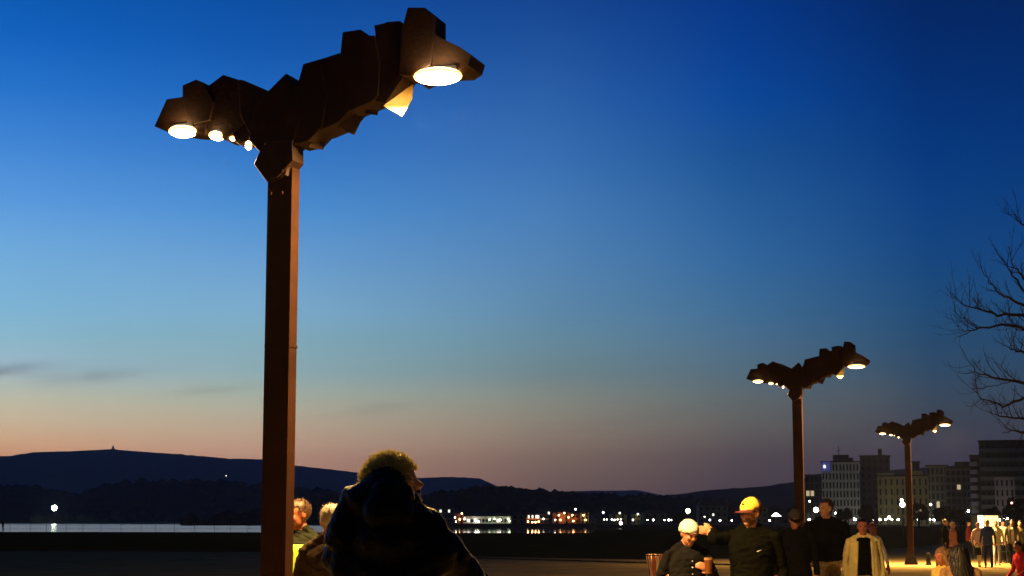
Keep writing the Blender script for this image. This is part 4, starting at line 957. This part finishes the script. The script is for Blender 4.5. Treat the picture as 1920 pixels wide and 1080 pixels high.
for sg in (-1, 1):     # hanging cardigan fronts with soft folds
    bm = bmesh.new(); rows = []
    for z in np.linspace(.47, -.26, 14):
        row = []
        for j in range(9):
            s = j / 8; f = (.47 - z) / .73; x = sg * (.088 + .03 * f + (.11 + .05 * f) * s); y = -(.145 + .02 * f) * math.cos(s * 1.15) + .012 * math.sin(s * 14 + f * 4 + sg) * (.2 + f)
            row.append(bm.verts.new(S(x, y, z)))
        rows.append(row)
    for A, Bq in zip(rows, rows[1:]):
        for j in range(8): bm.faces.new((A[j], A[j+1], Bq[j+1], Bq[j]))
    o = obj('cardigan_front', bm, CREAM, c['t'], smooth=True); so = o.modifiers.new('s', 'SOLIDIFY'); so.thickness = .012
c = person('red haired person in a pale shirt half hidden behind the cream cardigan', near(1636, 30), R(10), 1.58, WHITE, KHAKI, voxel=.016, hair=hair_short, hairc=mat('red_hair', (.2, .05, .02), .5), build=.8, skin=MATS['ruddy_skin'])

# two girls walking away at the lower right
c = person('girl with long dark hair and tan top seen from behind at the bottom', near(1797, 17.5), R(178), 1.37, TAN, NAVY, hair=hair_long, hairc=dark_hair, build=1.1, head=(0, R(6)))
c = person('girl with light brown hair and yellow top left of the dark haired girl', near(1768, 18.2), R(-60), 1.34, cloth('mustard_cloth', (.6, .42, .1)), MAROON, hair=lambda a, m: hair_long(a, m, .3, 120), hairc=ginger, build=1.0, head=(R(-10), R(14)), skin=MATS['ruddy_skin'])

# walkers further along
GW = 'walkers on the lit sand at the right'
def walker(x, Y, h, yaw, top, legs, label, hairm, **kw): return person(label, near(x, Y), R(yaw), h, top, legs, voxel=.02, hair=hair_short, hairc=hairm, hands=True, group=GW, **kw)
walker(1772, 60, 1.66, 60, black_cloth, black_cloth, 'walker in black leftmost of the far group beside the salmon shirt', grey_hair)
walker(1786, 57, 1.58, 55, SALMON, black_cloth, 'walker in a salmon shirt above the dark haired girl', blond_hair)
walker(1833, 60.5, 1.56, 10, cloth('peach_cloth', (.8, .52, .34)), PALEY, 'woman in a peach top and pale yellow trousers carrying a dark bag', ginger)
walker(1851, 59.5, 1.64, -25, NAVY, cloth('dark_navy', (.02, .02, .05)), 'walker in a navy jacket and dark trousers beside the pale yellow trousers', dark_hair)
walker(1867, 62, 1.60, -15, PALEY, WHITE, 'walker in a pale yellow top right of the navy jacket', brown_hair)
walker(1880, 68, 1.62, 0, WHITE, black_cloth, 'small far walker in white behind the pale table', dark_hair)
walker(1897, 61.5, 1.66, -10, OLIVE, black_cloth, 'walker in an open olive jacket over a white shirt', dark_hair, front=(WHITE, .05), coat=.02)
walker(1912, 63, 1.62, -10, OLIVE, black_cloth, 'walker in plain dark olive at the right edge', brown_hair)
walker(1815, 72, 1.6, 70, MAROON, black_cloth, 'walker in dark red behind the dark haired girl', dark_hair)
# handbag
t = thing('handbag', 'dark handbag hanging beside the pale yellow trousers', 'bag', near(1829, 60.1) + Vector((0, -.1, 0))); bm = bmesh.new(); prism(bm, [(-.13, .42), (.13, .42), (.11, .68), (-.11, .68)], -.05, .05); obj('body', bm, gasket, t, bevel=.01)
bm = bmesh.new(); tube(bm, [(math.cos(a) * .08, 0, .68 + math.sin(a) * .14) for a in np.linspace(0, math.pi, 9)], .01, 5); obj('handle', bm, gasket, t)
# seated person in red on a bench
Ys = 34; b = Vector((X(1919, Ys), Ys, .012))
c = person('person in a red jacket and black trousers sitting on a bench at the right edge', b, R(-68), 1.62, REDC, black_cloth, voxel=.015, sit=True, lean=R(14), hair=hair_short, hairc=dark_hair, head=(0, R(14)), skin=MATS['ruddy_skin'])
t = thing('bench', 'low timber bench under the person in the red jacket', 'bench', b + Vector((.03, 0, 0)), R(-68))
obj('seat', BB(((-.6, -.14, .38), (.6, .26, .42))), km, t)
for sx in (-.5, .5): obj('leg', BB(((sx - .04, -.1, 0), (sx + .04, .22, .379))), gasket, t)
# lone figure on the left shore
q = ground(5, 999.5); person('tiny lone dark figure on the shore at the left edge', Vector((q.x, q.y, 0)), R(90), 1.72, black_cloth, black_cloth, voxel=.03, hands=False)

# ------------------------------------------------------------------ evening haze
bm = BB(((-7700, -120, -2.6), (7700, 7700, 285)))
hz = bpy.data.materials.new('haze'); hz.use_nodes = True; nt = hz.node_tree; nt.nodes.clear()
pv = nt.nodes.new('ShaderNodeVolumePrincipled'); pv.inputs['Color'].default_value = (.66, .74, 1, 1); pv.inputs['Density'].default_value = 1.35e-4; pv.inputs['Anisotropy'].default_value = 0.0
ou = nt.nodes.new('ShaderNodeOutputMaterial'); nt.links.new(pv.outputs[0], ou.inputs['Volume'])
o = obj('haze', bm, hz); tag(o, kind='stuff')
